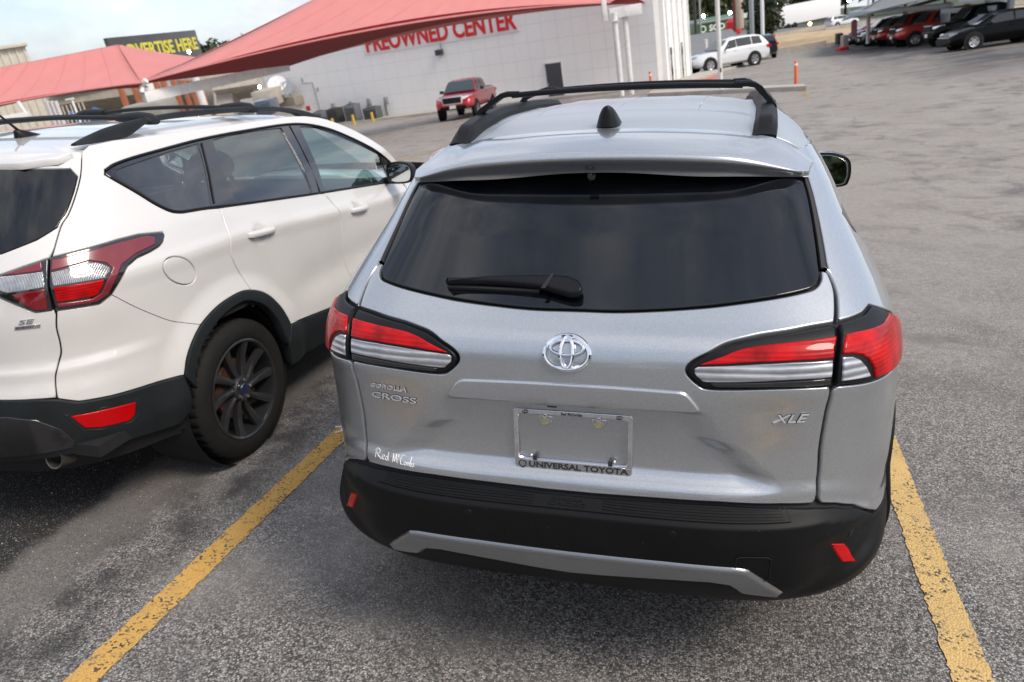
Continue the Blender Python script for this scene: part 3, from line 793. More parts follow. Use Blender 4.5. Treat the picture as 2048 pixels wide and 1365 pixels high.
    MB().lathe([(0, .012), (.012, .010), (.014, 0), (.014, -.02)], 16, Matrix.Translation(p) @ Matrix.Rotation(PI/2, 4, 'X')).build('washer_nozzle', gloss_black, sp)
    # spoiler end fillers
    for sg in (1, -1):
        q = [(.738,1.428),(.757,1.428),(.80,1.488),(.785,1.505),(.745,1.46)]
        patch('spoiler_filler', S, q if sg > 0 else mir(q), rubber_seal, car, off=.002, roll=.002, res=.01, thick=.01)
    # roof rails with cross bars
    for sg in (1, -1):
        rings = []
        for y in np.concatenate([np.linspace(.615, .80, 10), np.linspace(.88, 2.2, 16), np.linspace(2.23, 2.36, 5)]):
            hgt = .042*sst(.60, .72, y)*(1-sst(2.22, 2.37, y))+.006
            xc = sg*np.interp(y, [.6, .8, 1.2, 1.8, 2.4], [.474, .488, .505, .510, .49]); wb = .036; wt = .023
            zb_ = float(roof_z(xc, y))-.004
            rings.append([(xc-wb, y, zb_), (xc+wb, y, zb_-.012), (xc+wb*.92, y, zb_+hgt*.55), (xc+wt*.8, y, zb_+hgt*.96), (xc+wt*.2*sg, y, zb_+hgt), (xc-wt*.8, y, zb_+hgt*.96), (xc-wb*.95, y, zb_+hgt*.5)])
        rail = MB().loft(rings).build('roof_rail', bumper_black, car, sharp=25)
    for yb_ in (.97, 1.62):
        zt = 1.664 if yb_ < 1.2 else 1.654; pts = []
        bar = MB()
        xs = np.linspace(-.385, .415, 14)
        bar.tube([(x, yb_, zt+.004-.03*((x-.015)/.4)**2*.35) for x in xs], .0100, 12, True, 1.0)
        cb = bar.build('cross_bar', gloss_black if False else satin_black, car)
        for sg, xe in ((1, .415), (-1, -.385)):
            xr = sg*.506; zr2 = float(roof_z(xr, yb_))+.040
            rings = []
            for (x, z, hw, hh_) in ((xe-sg*.030, zt-.004, .015, .013), (xe+sg*.012, zt-.003, .017, .013), (xe+sg*.036, zt-.008, .019, .012), (xr-sg*.012, zr2+.018, .023, .013), (xr+sg*.008, zr2-.010, .027, .013)):
                rings.append([(x, yb_-hw, z-hh_*.6), (x+sg*.012, yb_-hw, z+hh_*.4), (x+sg*.004, yb_-hw*.6, z+hh_*.9), (x+sg*.004, yb_+hw*.6, z+hh_*.9), (x+sg*.012, yb_+hw, z+hh_*.4), (x, yb_+hw, z-hh_*.6)])
            if sg < 0: rings = [r_[::-1] for r_ in rings]
            MB().loft(rings).build('bar_foot', satin_black, cb, sharp=30)
    # antenna fin
    rings = []
    for t in np.linspace(0, 1, 14):
        z = 1.562+.064*t; y0 = .640+.010*t; y1 = .80-.110*t**.8; hw = (.036-.021*t)*(1-t**5)**.5+.003
        xc = .004
        ring = []
        for k in range(16):
            a = 2*PI*k/16; cy = (y0+y1)/2; ry = (y1-y0)/2
            ring.append((xc+hw*math.copysign(abs(math.sin(a))**.8, math.sin(a)), cy+ry*math.copysign(abs(math.cos(a))**.7, math.cos(a)), z+.01*(1-t)*max(0, math.cos(a))*.6))
        rings.append(ring)
    MB().loft(rings).build('antenna_fin', satin_black, car, sharp=40)
    # flanks: glass, doors, cladding, wheels, mirrors
    for sg in (1, -1):
        f = (lambda p: p) if sg > 0 else mir
        patch('side_window', S, f(B.yz([(.53,1.30),(.95,1.448),(1.6,1.466),(2.2,1.458),(2.55,1.385),(3.10,1.10),(2.95,1.08),(1.6,1.100),(.84,1.130)])), back_glass, car, off=-.006, res=.05, thick=.004)
        for (y0, y1) in ((1.17, 2.10), (2.10, 3.02)):
            q = B.yz([(y0,1.107 if y0 < 1.5 else 1.09),(y0+.4,1.095),(y1,1.085),(y1,.7),(y1,.44),(y0+.06,.44),(y0-.02,.62),(y0-.01,.8),(y0,1.0)])
            d = patch('door', S, f(q), silver, car, gap=.0025, roll=.0035, res=.03, thick=.016)
            hx = y0+.16 if y0 < 1.5 else y0+.14
            rings = [[(sg*(.872+a), y, z) for a, z in ((.0, .965-.014), (.0, .965+.014), (o_, .965+.012), (o_+.004, .965), (o_, .965-.012))] for y, o_ in ((hx, .01), (hx+.02, .032), (hx+.10, .042), (hx+.18, .034), (hx+.20, .012))]
            if sg < 0: rings = [r_[::-1] for r_ in rings]
            MB().loft(rings).build('door_handle', silver, d, sharp=50)
        fq = B.yz([(3.02,1.075),(3.25,1.05),(3.25,.98)])+[(PI/2+B.L+.35,.92),(PI/2+B.L+.8,.85),(PI/2+B.L+.9,.6)]+B.arc(3.42,.34,.44,.45,PI-.35,24)+B.yz([(3.0,.50),(3.02,.44)])
        patch('front_fender', S, f(fq), silver, car, gap=.0025, roll=.003, res=.05, thick=.016)
        for cy in (.78, 3.42):
            ar = B.arc(cy,.34,.445,-.15,PI+.10,34)+B.arc(cy,.34,.375,PI+.10,-.15,34)
            patch('arch_cladding', S, f(ar), bumper_black, car, off=.009, roll=.004, res=.03, thick=.05)
        patch('sill_cladding', S, f(B.yz([(1.20,.44),(3.0,.44),(3.02,.30),(1.18,.30)])), bumper_black, car, off=.006, roll=.004, res=.06, thick=.03)
        for cy in (.78, 3.42):
            wheel(car, sg, sg*.870, cy, .340, .235, .225, dict(n=10, mat=wheel_silver, w=[.022,.018,.018,.022], skew=.06))
        # mirror
        g = [(-.085,.045),(-.055,.066),(.02,.068),(.075,.045),(.088,.01),(.085,-.035),(.06,-.058),(-.07,-.062),(-.088,-.03)]
        mx, my, mz = sg*.875, 2.42, 1.166
        gs = [(a*sg, b) for a, b in spl_closed(g, 4)]
        rings = [[(mx+a*k, my+d, mz+b*k+.0) for a, b in gs] for d, k in ((0, 1.28), (-.010, 1.36), (.02, 1.40), (.07, 1.25), (.105, .85), (.115, .3))]
        if sg > 0: rings = [r_[::-1] for r_ in rings]
        mo = MB().loft(rings).build('side_mirror', gloss_black, car, sharp=50)
        Sm = lambda x, z: np.stack([x, my-.012+.13*(z-mz)+0*x, z], -1)
        patch('mirror_glass', Sm, [(mx+a*1.16, mz+b*1.16) for a, b in gs], mirror_m, mo, off=.004, roll=.002, res=.05, thick=.004)
        MB().box((mx-sg*.10, my+.05, mz-.05), (.09, .05, .04)).build('mirror_arm', gloss_black, mo, bevel=.01)
    # nose
    Sh = lambda x, y: np.stack([x, y, 1.075-.10*sst(3.15, 4.35, y)-.05*(np.abs(x)/.75)**2.5], -1)
    patch('bonnet', Sh, [(-.74,3.28),(0,3.22),(.74,3.28),(.74,3.8),(.62,4.12),(.3,4.22),(0,4.24),(-.3,4.22),(-.62,4.12),(-.74,3.8)], silver, car, res=.08, thick=.03)
    Sw = lambda x, t: np.stack([x, 2.40+.86*t-.12*(np.abs(x)/.7)**2*1.0, 1.545-.49*t-.02*(x/.7)**2], -1)
    patch('windscreen', Sw, [(-.60,0),(.60,0),(.72,1),(-.72,1)], back_glass, car, res=.12, thick=.005, flip=-1)
    patch('front_bumper', S, [(PI/2+B.L+.3,.9),(PI/2+B.L+PI/2,.95),(PI/2+B.L+PI/2,.26),(PI/2+B.L+.45,.26),(PI/2+B.L+.42,.55)], bumper_black, car, off=.002, res=.06, thick=.02)
    patch('front_bumper', S, mir([(PI/2+B.L+.3,.9),(PI/2+B.L+PI/2,.95),(PI/2+B.L+PI/2,.26),(PI/2+B.L+.45,.26),(PI/2+B.L+.42,.55)]), bumper_black, car, off=.002, res=.06, thick=.02)
    return car
silver_car = build_silver()
# ------------------------------------------------------------------ the white car
class WhiteBody(Shell):
    Y0 = .25; L = 2.25; Df = 1.0
    zR = [.2,.30,.45,.60,.655,.72,.85,1.0,1.1,1.2,1.3,1.45,1.55,1.62]
    R = [-.80,-.88,-.93,-.940,-.935,-.915,-.905,-.88,-.85,-.79,-.72,-.60,-.50,-.38]
    zW = [.2,.30,.40,.48,.58,.70,.85,.98,1.04,1.056,1.1,1.2,1.3,1.4,1.5,1.56,1.62]
    W = [.84,.87,.895,.909,.907,.901,.899,.901,.9055,.9035,.882,.845,.795,.74,.68,.64,.58]
    zn = [.2,.7,1.2,1.5]; n = [3.6,3.8,4.4,4.6]
    def Wf(s, y, z):
        zc = np.interp(y, [-.2,.10,.335,.94,1.6,2.6], [1.077,1.073,1.066,1.018,.974,.93])-1.05
        return pch(s.zW, s.W, z-zc*(1-sst(1.12, 1.3, z))*sst(.6, .9, z))*(1-.05*sst(1.7, 2.6, y))
    def disp(s, u, z, y):
        au = np.abs(u); rr = np.hypot(y, z-.34); d = .030*(1-sst(.445, .585, rr))*sst(.80, 1.0, au)
        rr = np.hypot(y-2.69, z-.34); d = d+.020*(1-sst(.45, .62, rr))*sst(2., 3., au)
        # hollow shoulder below the tail lamp, lip at the bottom of the doors
        d = d-.014*sst(.745, .790, z)*(1-sst(.80, .98, z))*(1-sst(.70, .95, au))
        d = d-.012*np.exp(-((z-.70)/.10)**2)*sst(1.75, 2.1, au)*(1-sst(3.6, 3.9, au))
        # dished grips behind the door handles
        for (hy, hz) in ((.315, 1.053), (1.335, .981)):
            d = d-.014*np.exp(-(((y-hy)/.050)**2+((z-hz)/.042)**2)**2)*(au > 1.2)
        return d

def build_white():
    B = WhiteBody(); S = B.S
    M_ = Matrix.Rotation(-.025, 4, 'Z'); o = Vector((-1.83, 1.10, 0))-M_ @ Vector((.905, 0, 0))
    car = empty('suv', o, -.025)
    tag(car, 'white suv with black roof rails and dark wheels, parked left of the silver one', 'car')
    arch_o = [(.948,.579),(.978,.656),(1.031,.725),(1.095,.773),(1.202,.811),(1.351,.823),(1.461,.804),(1.572,.756),(1.653,.673),(1.701,.582),(1.713,.545)]
    arch_i = [(.985,.50),(.992,.572),(1.035,.651),(1.106,.714),(1.202,.760),(1.337,.778),(1.432,.757),(1.536,.699),(1.601,.616),(1.637,.528),(1.665,.450)]
    st = [(.868,1.449),(.934,1.469),(1.119,1.487),(1.621,1.510),(2.0,1.517),(2.44,1.513),(2.732,1.464),(3.001,1.36),(3.282,1.218),(3.40,1.15)]
    sb = [(.883,1.415),(.97,1.346),(1.038,1.288),(1.098,1.249),(1.15,1.234),(1.204,1.229),(1.416,1.213),(2.213,1.14),(2.365,1.127),(3.219,1.056),(3.40,1.042)]
    sts, sbs = spl(st, 5), spl(sb, 5)
    ao, ai = spl(arch_o, 5), spl(arch_i, 5)
    tgg_up = [(.795,1.528),(.771,1.446),(.738,1.375),(.704,1.312),(.676,1.275),(.640,1.18)]
    tgg_lo = [(.625,.984),(.613,.919),(.611,.857),(.605,.811),(.587,.767),(.572,.714),(.567,.648)]
    tgg = spl(tgg_up, 4)+spl(tgg_lo, 4)
    clad_top = [(.572,.642),(.622,.616),(.708,.604),(.824,.595),(.936,.584)]
    rgap = spl([(1.416,1.211),(1.409,1.165),(1.388,1.082),(1.372,1.007),(1.394,.941),(1.423,.883),(1.450,.808)], 4)
    bgap = spl([(2.350,1.1265),(2.399,1.047),(2.426,.98),(2.421,.856),(2.427,.70),(2.474,.561),(2.50,.46)], 4)
    lampo = [(1.020,1.181),(1.024,1.166),(1.008,1.145),(.986,1.133),(.945,1.123),(.888,1.114),(.850,1.095),(.815,1.046),(.782,1.003),(.742,.977),(.685,.981),(.628,.985),(.626,1.08),(.638,1.175),(.718,1.184),(.844,1.195),(.919,1.196)]
    fuel = [(1.049+.073*math.cos(a)-.012*math.sin(a), 1.013-.020*math.cos(a)+.066*math.sin(a)) for a in np.linspace(0, 2*PI, 40, endpoint=False)]
    handles = [((.205,1.060),(.435,1.046)), ((1.222,.986),(1.448,.970))]
    wheel_style = dict(n=10, mat=wheel_dark, w=[.014,.018,.022,.026], skew=.0, twist=.16, cap=mat('blue_cap', (.006,.012,.05), .3, coat=1), ph=.15)
    # lower inner shell (cabin stays open above the belt line)
    B.under('inner_body', under_black, car, PI/2+B.L+PI/2, .30, 1.04, -.022, wells=(0, 2.69))
    MB().box((0, .9, .42), (1.60, 3.4, .05)).build('floor_pan', under_black, car)
    for sg in (1, -1):
        f = (lambda p: p) if sg > 0 else mir
        q = spl(tgg_lo, 4)[::-1]+lampo[11::-1]+lampo[16:12:-1]+spl(tgg_up, 4)[::-1]+[(.83,1.548)]+[(u, 1.556) for u in np.linspace(.95, 2.45, 14)]+spl([(2.60,1.546),(2.80,1.512),(3.05,1.420),(3.3,1.285),(3.55,1.12),(3.62,1.04)], 4)+[(3.50,1.03),(3.405,1.04)]+sts[::-1]+[(.862,1.432)]
        k = [i for i, p in enumerate(sbs) if p[0] < 1.41][-1]
        q += sbs[:k+1]+rgap+[p for p in ao if p[0] < 1.455][::-1]+clad_top[::-1]
        patch('quarter_panel', S, f(q), white_pearl, car, gap=.0022, roll=.004, res=.018, thick=.016, holes=[f(fuel)])
        fd = patch('fuel_door', S, f(fuel), white_pearl, car, gap=.0022, roll=.0025, res=.015, thick=.012)
        tube_on(S, f(spl([(.782,1.001),(.851,.920),(.945,.832),(1.008,.794),(1.071,.762)], 5)), .0014, -.0002, 'bumper_seam', under_black, car, 6)
        k2 = [p for p in sbs if 1.42 < p[0] < 2.345]
        q = k2+bgap+[(2.2,.488),(1.95,.515),(1.713,.545)]+[p for p in ao if p[0] > 1.462][::-1]+rgap[::-1]
        rd = patch('rear_door', S, f(q), white_pearl, car, gap=.0022, roll=.004, res=.022, thick=.02)
        k3 = [p for p in sbs if p[0] > 2.36]
        q = k3+spl([(3.415,1.03),(3.46,.93),(3.45,.7),(3.40,.5),(3.36,.42)], 4)+[(2.9,.435)]+bgap[::-1]
        fdoor = patch('front_door', S, f(q), white_pearl, car, gap=.0022, roll=.004, res=.03, thick=.02)
        for d, ((y0, z0), (y1, z1)) in zip((rd, fdoor), handles):
            pts = []; rings = []
            for t in np.linspace(0, 1, 13):
                y = y0+(y1-y0)*t; z = z0+(z1-z0)*t; o_ = .030*(math.sin(PI*min(1, max(0, t*1.0)))**.35); h = .0125+.002*math.sin(PI*t)
                x = float(B.Wf(np.array([y]), np.array([z]))[0])
                rings.append([(sg*(x-.006), y, z-h), (sg*(x+o_*.85), y, z-h*.9), (sg*(x+o_), y, z-h*.2), (sg*(x+o_*.97), y, z+h*.6), (sg*(x+o_*.6), y, z+h), (sg*(x-.006), y, z+h)])
            if sg < 0: rings = [r_[::-1] for r_ in rings]
            MB().loft(rings).build('door_handle', white_pearl, d, sharp=60)
        # window surround and panes
        qg = spl([(.905,1.436),(.990,1.450),(1.267,1.474),(1.575,1.489)], 4)+[(1.379,1.247),(1.366,1.228)]+spl([(1.213,1.241),(1.129,1.258),(1.066,1.296),(.975,1.378)], 4)
        rgl = spl([(1.691,1.495),(1.934,1.507),(2.293,1.500)], 4)+[(2.240,1.158),(2.200,1.148),(1.563,1.210),(1.587,1.266),(1.653,1.408)]
        fgl = spl([(2.476,1.490),(2.60,1.482),(2.687,1.466),(2.951,1.363),(3.220,1.244)], 4)+[(3.245,1.10),(3.229,1.068),(3.189,1.061),(2.453,1.117),(2.376,1.137),(2.419,1.312)]
        so = sts+[(3.41,1.09)]+sbs[::-1]+[(.865,1.432)]
        sur = patch('window_surround', S, f(so), gloss_black, car, off=-.002, gap=.002, roll=.003, res=.03, thick=.02, holes=[f(qg), f(rgl), f(fgl)])
        patch('quarter_window', S, f(qg), ford_tint, car, off=-.006, gap=-.003, roll=.0, res=.05, thick=.001)
        patch('rear_door_window', S, f(rgl), ford_tint, car, off=-.008, gap=-.003, roll=.0, res=.05, thick=.001)
        patch('front_door_window', S, f(fgl), ford_green, car, off=-.008, gap=-.003, roll=.0, res=.05, thick=.001)
        # pillar seams, matt weather strip
        tube_on(S, f([(1.600,1.49),(1.50,1.36),(1.400,1.235)]), .004, .002, 'pillar_seam', rubber_seal, sur)
        tube_on(S, f([(2.385,1.505),(2.345,1.32),(2.315,1.135)]), .003, .002, 'pillar_seam', rubber_seal, sur)
        tube_on(S, f([(p[0], p[1]+.004) for p in sbs]), .006, .001, 'belt_moulding', satin_black, sur, 8)
        tube_on(S, f([(p[0], p[1]-.003) for p in sts]), .006, .001, 'belt_moulding', satin_black, sur, 8)
        # tail lamp
        lamp = patch('tail_lamp', S, f([(a-.004 if a < .64 else a, b) for a, b in lampo]), gloss_black, car, off=.006, gap=.0005, roll=.005, res=.014, thick=.03)
        patch('smoky_lens', S, f([(.640,1.163),(.718,1.172),(.844,1.182),(.940,1.183),(.975,1.170),(.965,1.142),(.885,1.128),(.830,1.102),(.800,1.055),(.770,1.008),(.735,.990),(.632,.997),(.632,1.012),(.725,1.006),(.752,1.020),(.778,1.066),(.800,1.098),(.785,1.122),(.740,1.140),(.632,1.127)]), red_smoke, lamp, off=.011, roll=.004, res=.014, thick=.012)
        patch('clear_lens', S, f(spl([(.632,1.122),(.738,1.134),(.778,1.118),(.794,1.096),(.772,1.071)], 3)+[(.632,1.076)]), clear_lens2, lamp, off=.010, roll=.004, res=.012, thick=.012)
        patch('red_lens', S, f([(.632,1.072),(.770,1.067),(.747,1.024),(.728,1.014),(.632,1.018)]), red_lens, lamp, off=.010, roll=.003, res=.012, thick=.012)
        c_ = [(.715+.022*math.cos(a), 1.107+.010*math.sin(a)) for a in np.linspace(0, 2*PI, 16, endpoint=False)]
        patch('indicator_bulb', S, f(c_), amber, lamp, off=.0118, roll=.002, res=.01, thick=.006)
        # tailgate lamp
        tl = [(.6335,1.174),(.56,1.155),(.490,1.133),(.42,1.110),(.45,1.075),(.53,1.02),(.570,.989),(.6195,.989),(.6215,1.08)]
        l2 = patch('tail_lamp', S, f(tl), gloss_black, car, off=.008, gap=.003, roll=.004, res=.014, thick=.03)
        patch('smoky_lens', S, f([(.610,1.160),(.56,1.146),(.500,1.128),(.610,1.132)]), red_smoke, l2, off=.012, roll=.002, res=.014, thick=.01)
        patch('clear_lens', S, f([(.612,1.128),(.495,1.124),(.445,1.108),(.480,1.080),(.510,1.068),(.612,1.076)]), clear_lens2, l2, off=.012, roll=.003, res=.012, thick=.01)
        patch('red_lens', S, f([(.610,1.070),(.520,1.062),(.548,1.020),(.575,.998),(.606,.998)]), red_dark, l2, off=.012, roll=.003, res=.012, thick=.01)
        # cladding
        patch('arch_cladding', S, f(ao+ai[::-1]), clad_grey, car, off=.006, roll=.006, res=.018, thick=.045)
        patch('sill_cladding', S, f([(1.672,.452),(1.716,.543),(1.95,.513),(2.2,.486),(2.5,.458),(3.36,.418),(3.35,.275),(2.2,.288),(1.70,.325)]), clad_grey, car, off=.005, roll=.006, res=.03, thick=.04)
        ar = B.arc(2.69,.34,.445,-.1,PI+.1,30)+B.arc(2.69,.34,.385,PI+.1,-.1,30)
        patch('arch_cladding', S, f(ar), clad_grey, car, off=.006, roll=.005, res=.04, thick=.045)
        fq = [(3.47,1.02),(3.62,1.035),(3.8,1.0),(PI/2+B.L+.4,.98),(PI/2+B.L+.75,.93),(PI/2+B.L+.85,.6)]+B.arc(2.69,.34,.44,.40,PI-.3,22)+[(3.44,.5),(3.47,.8)]
        patch('front_fender', S, f(fq), white_pearl, car, gap=.002, roll=.003, res=.06, thick=.016)
        patch('reflector', S, f([(.590,.567),(.68,.560),(.772,.548),(.760,.498),(.742,.480),(.660,.490),(.618,.505)]), red_plain, car, off=.010, roll=.004, res=.02, thick=.03)
        tube_on(S, f([(.577,.574),(.68,.568),(.785,.555),(.772,.492),(.745,.470),(.655,.481),(.610,.497)]), .0045, .004, 'reflector_bezel', clad_grey, car, 6, 1, True)
        wheel(car, sg, sg*.902, 0, .346, .243, .235, wheel_style)
        wheel(car, sg, sg*.902, 2.69, .346, .243, .235, wheel_style)
        # wheel well
        for cy in (0, 2.69):
            MB().lathe([(.385, -.01), (.385, -.30), (.0, -.30)], 40, Matrix.Translation((sg*.885, cy, .36)) @ Matrix.Rotation(PI/2*sg, 4, 'Y')).build('wheel_well', under_black, car)
        # mirror
        g = spl_closed([(-.095,.050),(-.05,.072),(.04,.070),(.085,.040),(.092,-.01),(.075,-.055),(.02,-.070),(-.07,-.066),(-.098,-.02)], 4)
        mx, my, mz = sg*.99, 1.80, 1.130
        gs = [(a*sg, b) for a, b in g]
        rings = [[(mx+a*k_, my+d_, mz+b*k_) for a, b in gs] for d_, k_ in ((0, .90), (-.012, .97), (.02, 1.0), (.07, .90), (.11, .6), (.12, .25))]
        if sg > 0: rings = [r_[::-1] for r_ in rings]
        mo = MB().loft(rings).build('side_mirror', clad_grey, car, sharp=50)
        Sm = lambda x, z: np.stack([x, my-.003+0*x, z], -1)
        patch('mirror_glass', Sm, [(mx+a*.82, mz+b*.82) for a, b in gs], mirror_m, mo, off=.004, roll=.002, res=.05, thick=.004)
        MB().box((mx-sg*.10, my+.06, mz-.055), (.10, .06, .045)).build('mirror_arm', clad_grey, mo, bevel=.012)
    # rear bumper cladding, tailgate, back glass
    h = [(0,.668),(.41,.664),(.521,.654)]+clad_top+[(.948,.579),(.958,.50),(.950,.419),(.901,.368),(.823,.372),(.695,.392),(.60,.396),(.45,.39),(0,.37)]
    bmp = patch('bumper_cladding', S, h[:-1]+[(0,.37)]+mir(h[1:-1][::-1]), clad_grey, car, off=.006, roll=.008, res=.02, thick=.06)
    h = [(0,.60),(.42,.600),(.50,.575),(.56,.52),(.585,.46),(.575,.43),(.45,.42),(0,.40)]
    patch('lower_valance', S, h[:-1]+[(0,.40)]+mir(h[1:-1][::-1]), gloss_black, bmp, off=.010, roll=.006, res=.03, thick=.02)
    for sg in (1, -1):
        M2 = Matrix.Translation((sg*.60, -.78, .375)) @ Matrix.Rotation(PI/2, 4, 'X') @ Matrix.Rotation(-.25, 4, 'X')
        MB().lathe([(.040, -.25), (.040, .055), (.043, .06), (.038, .058), (.036, -.1)], 24, M2).build('exhaust_tip', mat('sooty_steel', (.16, .145, .13), .4, .8, noise=.3) if sg > 0 else MATS['sooty_steel'], bmp)
    gl = [(0,1.170),(.49,1.203),(.60,1.240),(.664,1.274),(.694,1.313),(.728,1.375),(.757,1.440),(.735,1.470),(.467,1.490),(0,1.497)]
    tln = [(.6335,1.174),(.56,1.155),(.490,1.133),(.42,1.110),(.45,1.075),(.53,1.02),(.570,.989),(.6195,.989)]
    tt = spl(tgg_up, 4)[:-1]+tln+spl(tgg_lo, 4)[1:]
    t_out = tt+[(.50,.655),(.40,.662),(0,.665)]; t_out = t_out[:-1]+[(0,.665)]+mir(t_out[:-1][::-1])+[(-.70,1.535),(-.4,1.548),(0,1.552),(.4,1.548),(.70,1.535)]
    glf = gl[:-1]+[(0,1.497)]+mir(gl[1:-1][::-1])
    tg = patch('tailgate', S, t_out, white_pearl, car, gap=.0025, roll=.004, res=.02, thick=.016, holes=[glf])
    patch('rear_window', S, glf, back_glass, car, off=-.002, gap=.001, roll=.002, res=.04, thick=.006)
    text_on(B, 'SE', .612, .662, .950, .017, 'trim_lettering', chrome_sat, tg, .004, .25, .012)
    bd = patch('engine_badge', S, [(B.ux(.594, .93), .930),(B.ux(.672, .93), .930),(B.ux(.676, .944), .944),(B.ux(.598, .944), .944)], chrome_sat, tg, off=.003, roll=.001, res=.03, thick=.004)
    text_on(B, 'ECOBOOST', .602, .656, .9335, .007, 'badge_lettering', badge_black, bd, .0045, .1, .01)
    # roof
    yr = [-.62,-.34,-.1,.3,.7,1.1,1.36]; zr_ = [1.540,1.556,1.574,1.592,1.594,1.577,1.548]
    def roof_z(x, y):
        x = np.abs(x); return pch(yr, zr_, y)-.010*(x/.5)**2-.95*np.maximum(0, x-.5)**1.5-.010*np.exp(-((x-.545)/.02)**2)*sst(-.36, -.30, y)
    Sr = lambda x, y: np.stack([x, y, roof_z(x, y)], -1)
    roof = patch('roof', Sr, [(-.60,1.32),(0,1.40),(.60,1.32),(.63,.6),(.63,-.25),(.60,-.40),(.3,-.335),(0,-.325),(-.3,-.335),(-.60,-.40),(-.63,-.25),(-.63,.6)], white_pearl, car, gap=.001, roll=.003, res=.06, thick=.02)
    patch('headliner', lambda x, y: Sr(x, y)-np.array([0, 0, .035]), [(-.58,1.30),(.58,1.30),(.60,-.3),(-.60,-.3)], liner, car, res=.15, thick=.004, flip=-1)
    Ss = lambda x, y: np.stack([x, y, 1.556-.045*sst(-.34, -.62, y)-.02*(np.abs(x)/.6)**4+0*x], -1) if False else np.stack([x, y, 1.557-.055*np.clip((-.33-y)/.27, 0, 1)**1.2-.018*(np.abs(x)/.62)**5], -1)
    patch('roof_spoiler', Ss, [(-.615,-.40),(-.3,-.341),(0,-.331),(.3,-.341),(.615,-.40),(.60,-.47),(.5,-.545),(.3,-.575),(0,-.585),(-.3,-.575),(-.5,-.545),(-.60,-.47)], white_pearl, car, gap=.0015, roll=.006, res=.05, thick=.03)
    # roof rails
    for sg in (1, -1):
        top = [(-.33,1.556),(-.235,1.584),(-.143,1.604),(-.002,1.621),(.17,1.633),(.40,1.638),(.77,1.630),(1.087,1.612),(1.349,1.578),(1.50,1.545),(1.615,1.512)]
        bot = [(-.33,1.545),(-.235,1.545),(-.143,1.548),(-.06,1.552),(.03,1.588),(.10,1.604),(.40,1.608),(.77,1.602),(1.087,1.585),(1.28,1.556),(1.35,1.525),(1.50,1.50),(1.615,1.495)]
        ys = np.concatenate([np.linspace(-.33, .12, 24), np.linspace(.16, 1.24, 14), np.linspace(1.28, 1.61, 10)])
        zt = np.interp(ys, *zip(*spl(top, 6))); zb = np.interp(ys, *zip(*spl(bot, 6)))
        rings = []
        for y, a, b in zip(ys, zt, zb):
            xc = sg*np.interp(y, [-.33,0,.6,1.2,1.6], [.555,.572,.578,.572,.575]); w = np.interp(y, [-.33,-.25,.1,1.3,1.6], [.016,.030,.022,.022,.014])
            c = (a+b)/2; hh = (a-b)/2
            rings.append([(xc+w*math.cos(t)*(1.15 if math.sin(t) < 0 else .8), y, c+hh*math.copysign(abs(math.sin(t))**.7, math.sin(t))) for t in np.linspace(0, 2*PI, 14, endpoint=False)])
        MB().loft(rings).build('roof_rail', clad_grey, car, sharp=60)
    for yb in (.10, .86):
        zt = 1.628
        cb = MB().tube([(x, yb, zt+.012-.02*(x/.5)**2) for x in np.linspace(-.47, .47, 15)], .020, 12, True, .55).build('cross_bar', clad_grey, car)
        for sg in (1, -1):
            rings = []
            for (x, z, hw, hh_) in ((.40, zt, .030, .016), (.46, zt-.002, .042, .024), (.52, zt-.004, .048, .028), (.575, zt-.010, .046, .026), (.605, zt-.022, .030, .014)):
                rings.append([(sg*x, yb+hw*math.cos(t), z+hh_*math.sin(t)) for t in np.linspace(0, 2*PI, 14, endpoint=False)])
            if sg < 0: rings = [r_[::-1] for r_ in rings]
            MB().loft(rings).build('bar_foot', clad_grey, cb, sharp=60)
    rings = []
    for t in np.linspace(0, 1, 10):
        z = 1.566+.040*t; y0 = -.155+.004*t; y1 = .030-.145*t**.8; hw = .030*(1-t)**.6+.006
        rings.append([(.055+hw*math.sin(a), (y0+y1)/2+(y1-y0)/2*math.copysign(abs(math.cos(a))**.8, math.cos(a)), z) for a in np.linspace(0, 2*PI, 14, endpoint=False)])
    an = MB().loft(rings).build('antenna', satin_black, car, sharp=50)
    MB().tube([(.055, -.115, 1.590), (.052, -.150, 1.625), (.048, -.195, 1.672)], [.0075, .006, .005], 8).build('antenna_mast', satin_black, an)
    # front end and cabin
    Sh = lambda x, y: np.stack([x, y, 1.085-.16*sst(2.3, 3.5, y)-.05*(np.abs(x)/.8)**2.5], -1)
    patch('bonnet', Sh, [(-.80,2.20),(0,2.08),(.80,2.20),(.80,2.8),(.66,3.2),(.3,3.33),(0,3.36),(-.3,3.33),(-.66,3.2),(-.80,2.8)], white_pearl, car, res=.1, thick=.03)
    Sw = lambda x, t: np.stack([x, 1.37+.80*t-.16*(np.abs(x)/.75)**2, 1.548-.47*t-.02*(x/.7)**2], -1)
    patch('windscreen', Sw, [(-.60,0),(.60,0),(.79,1),(-.79,1)], ford_green, car, res=.2, thick=.002, flip=-1)
    MB().box((0, 2.0, .98), (1.5, .55, .14)).build('dashboard', cloth_dark, car, bevel=.04)
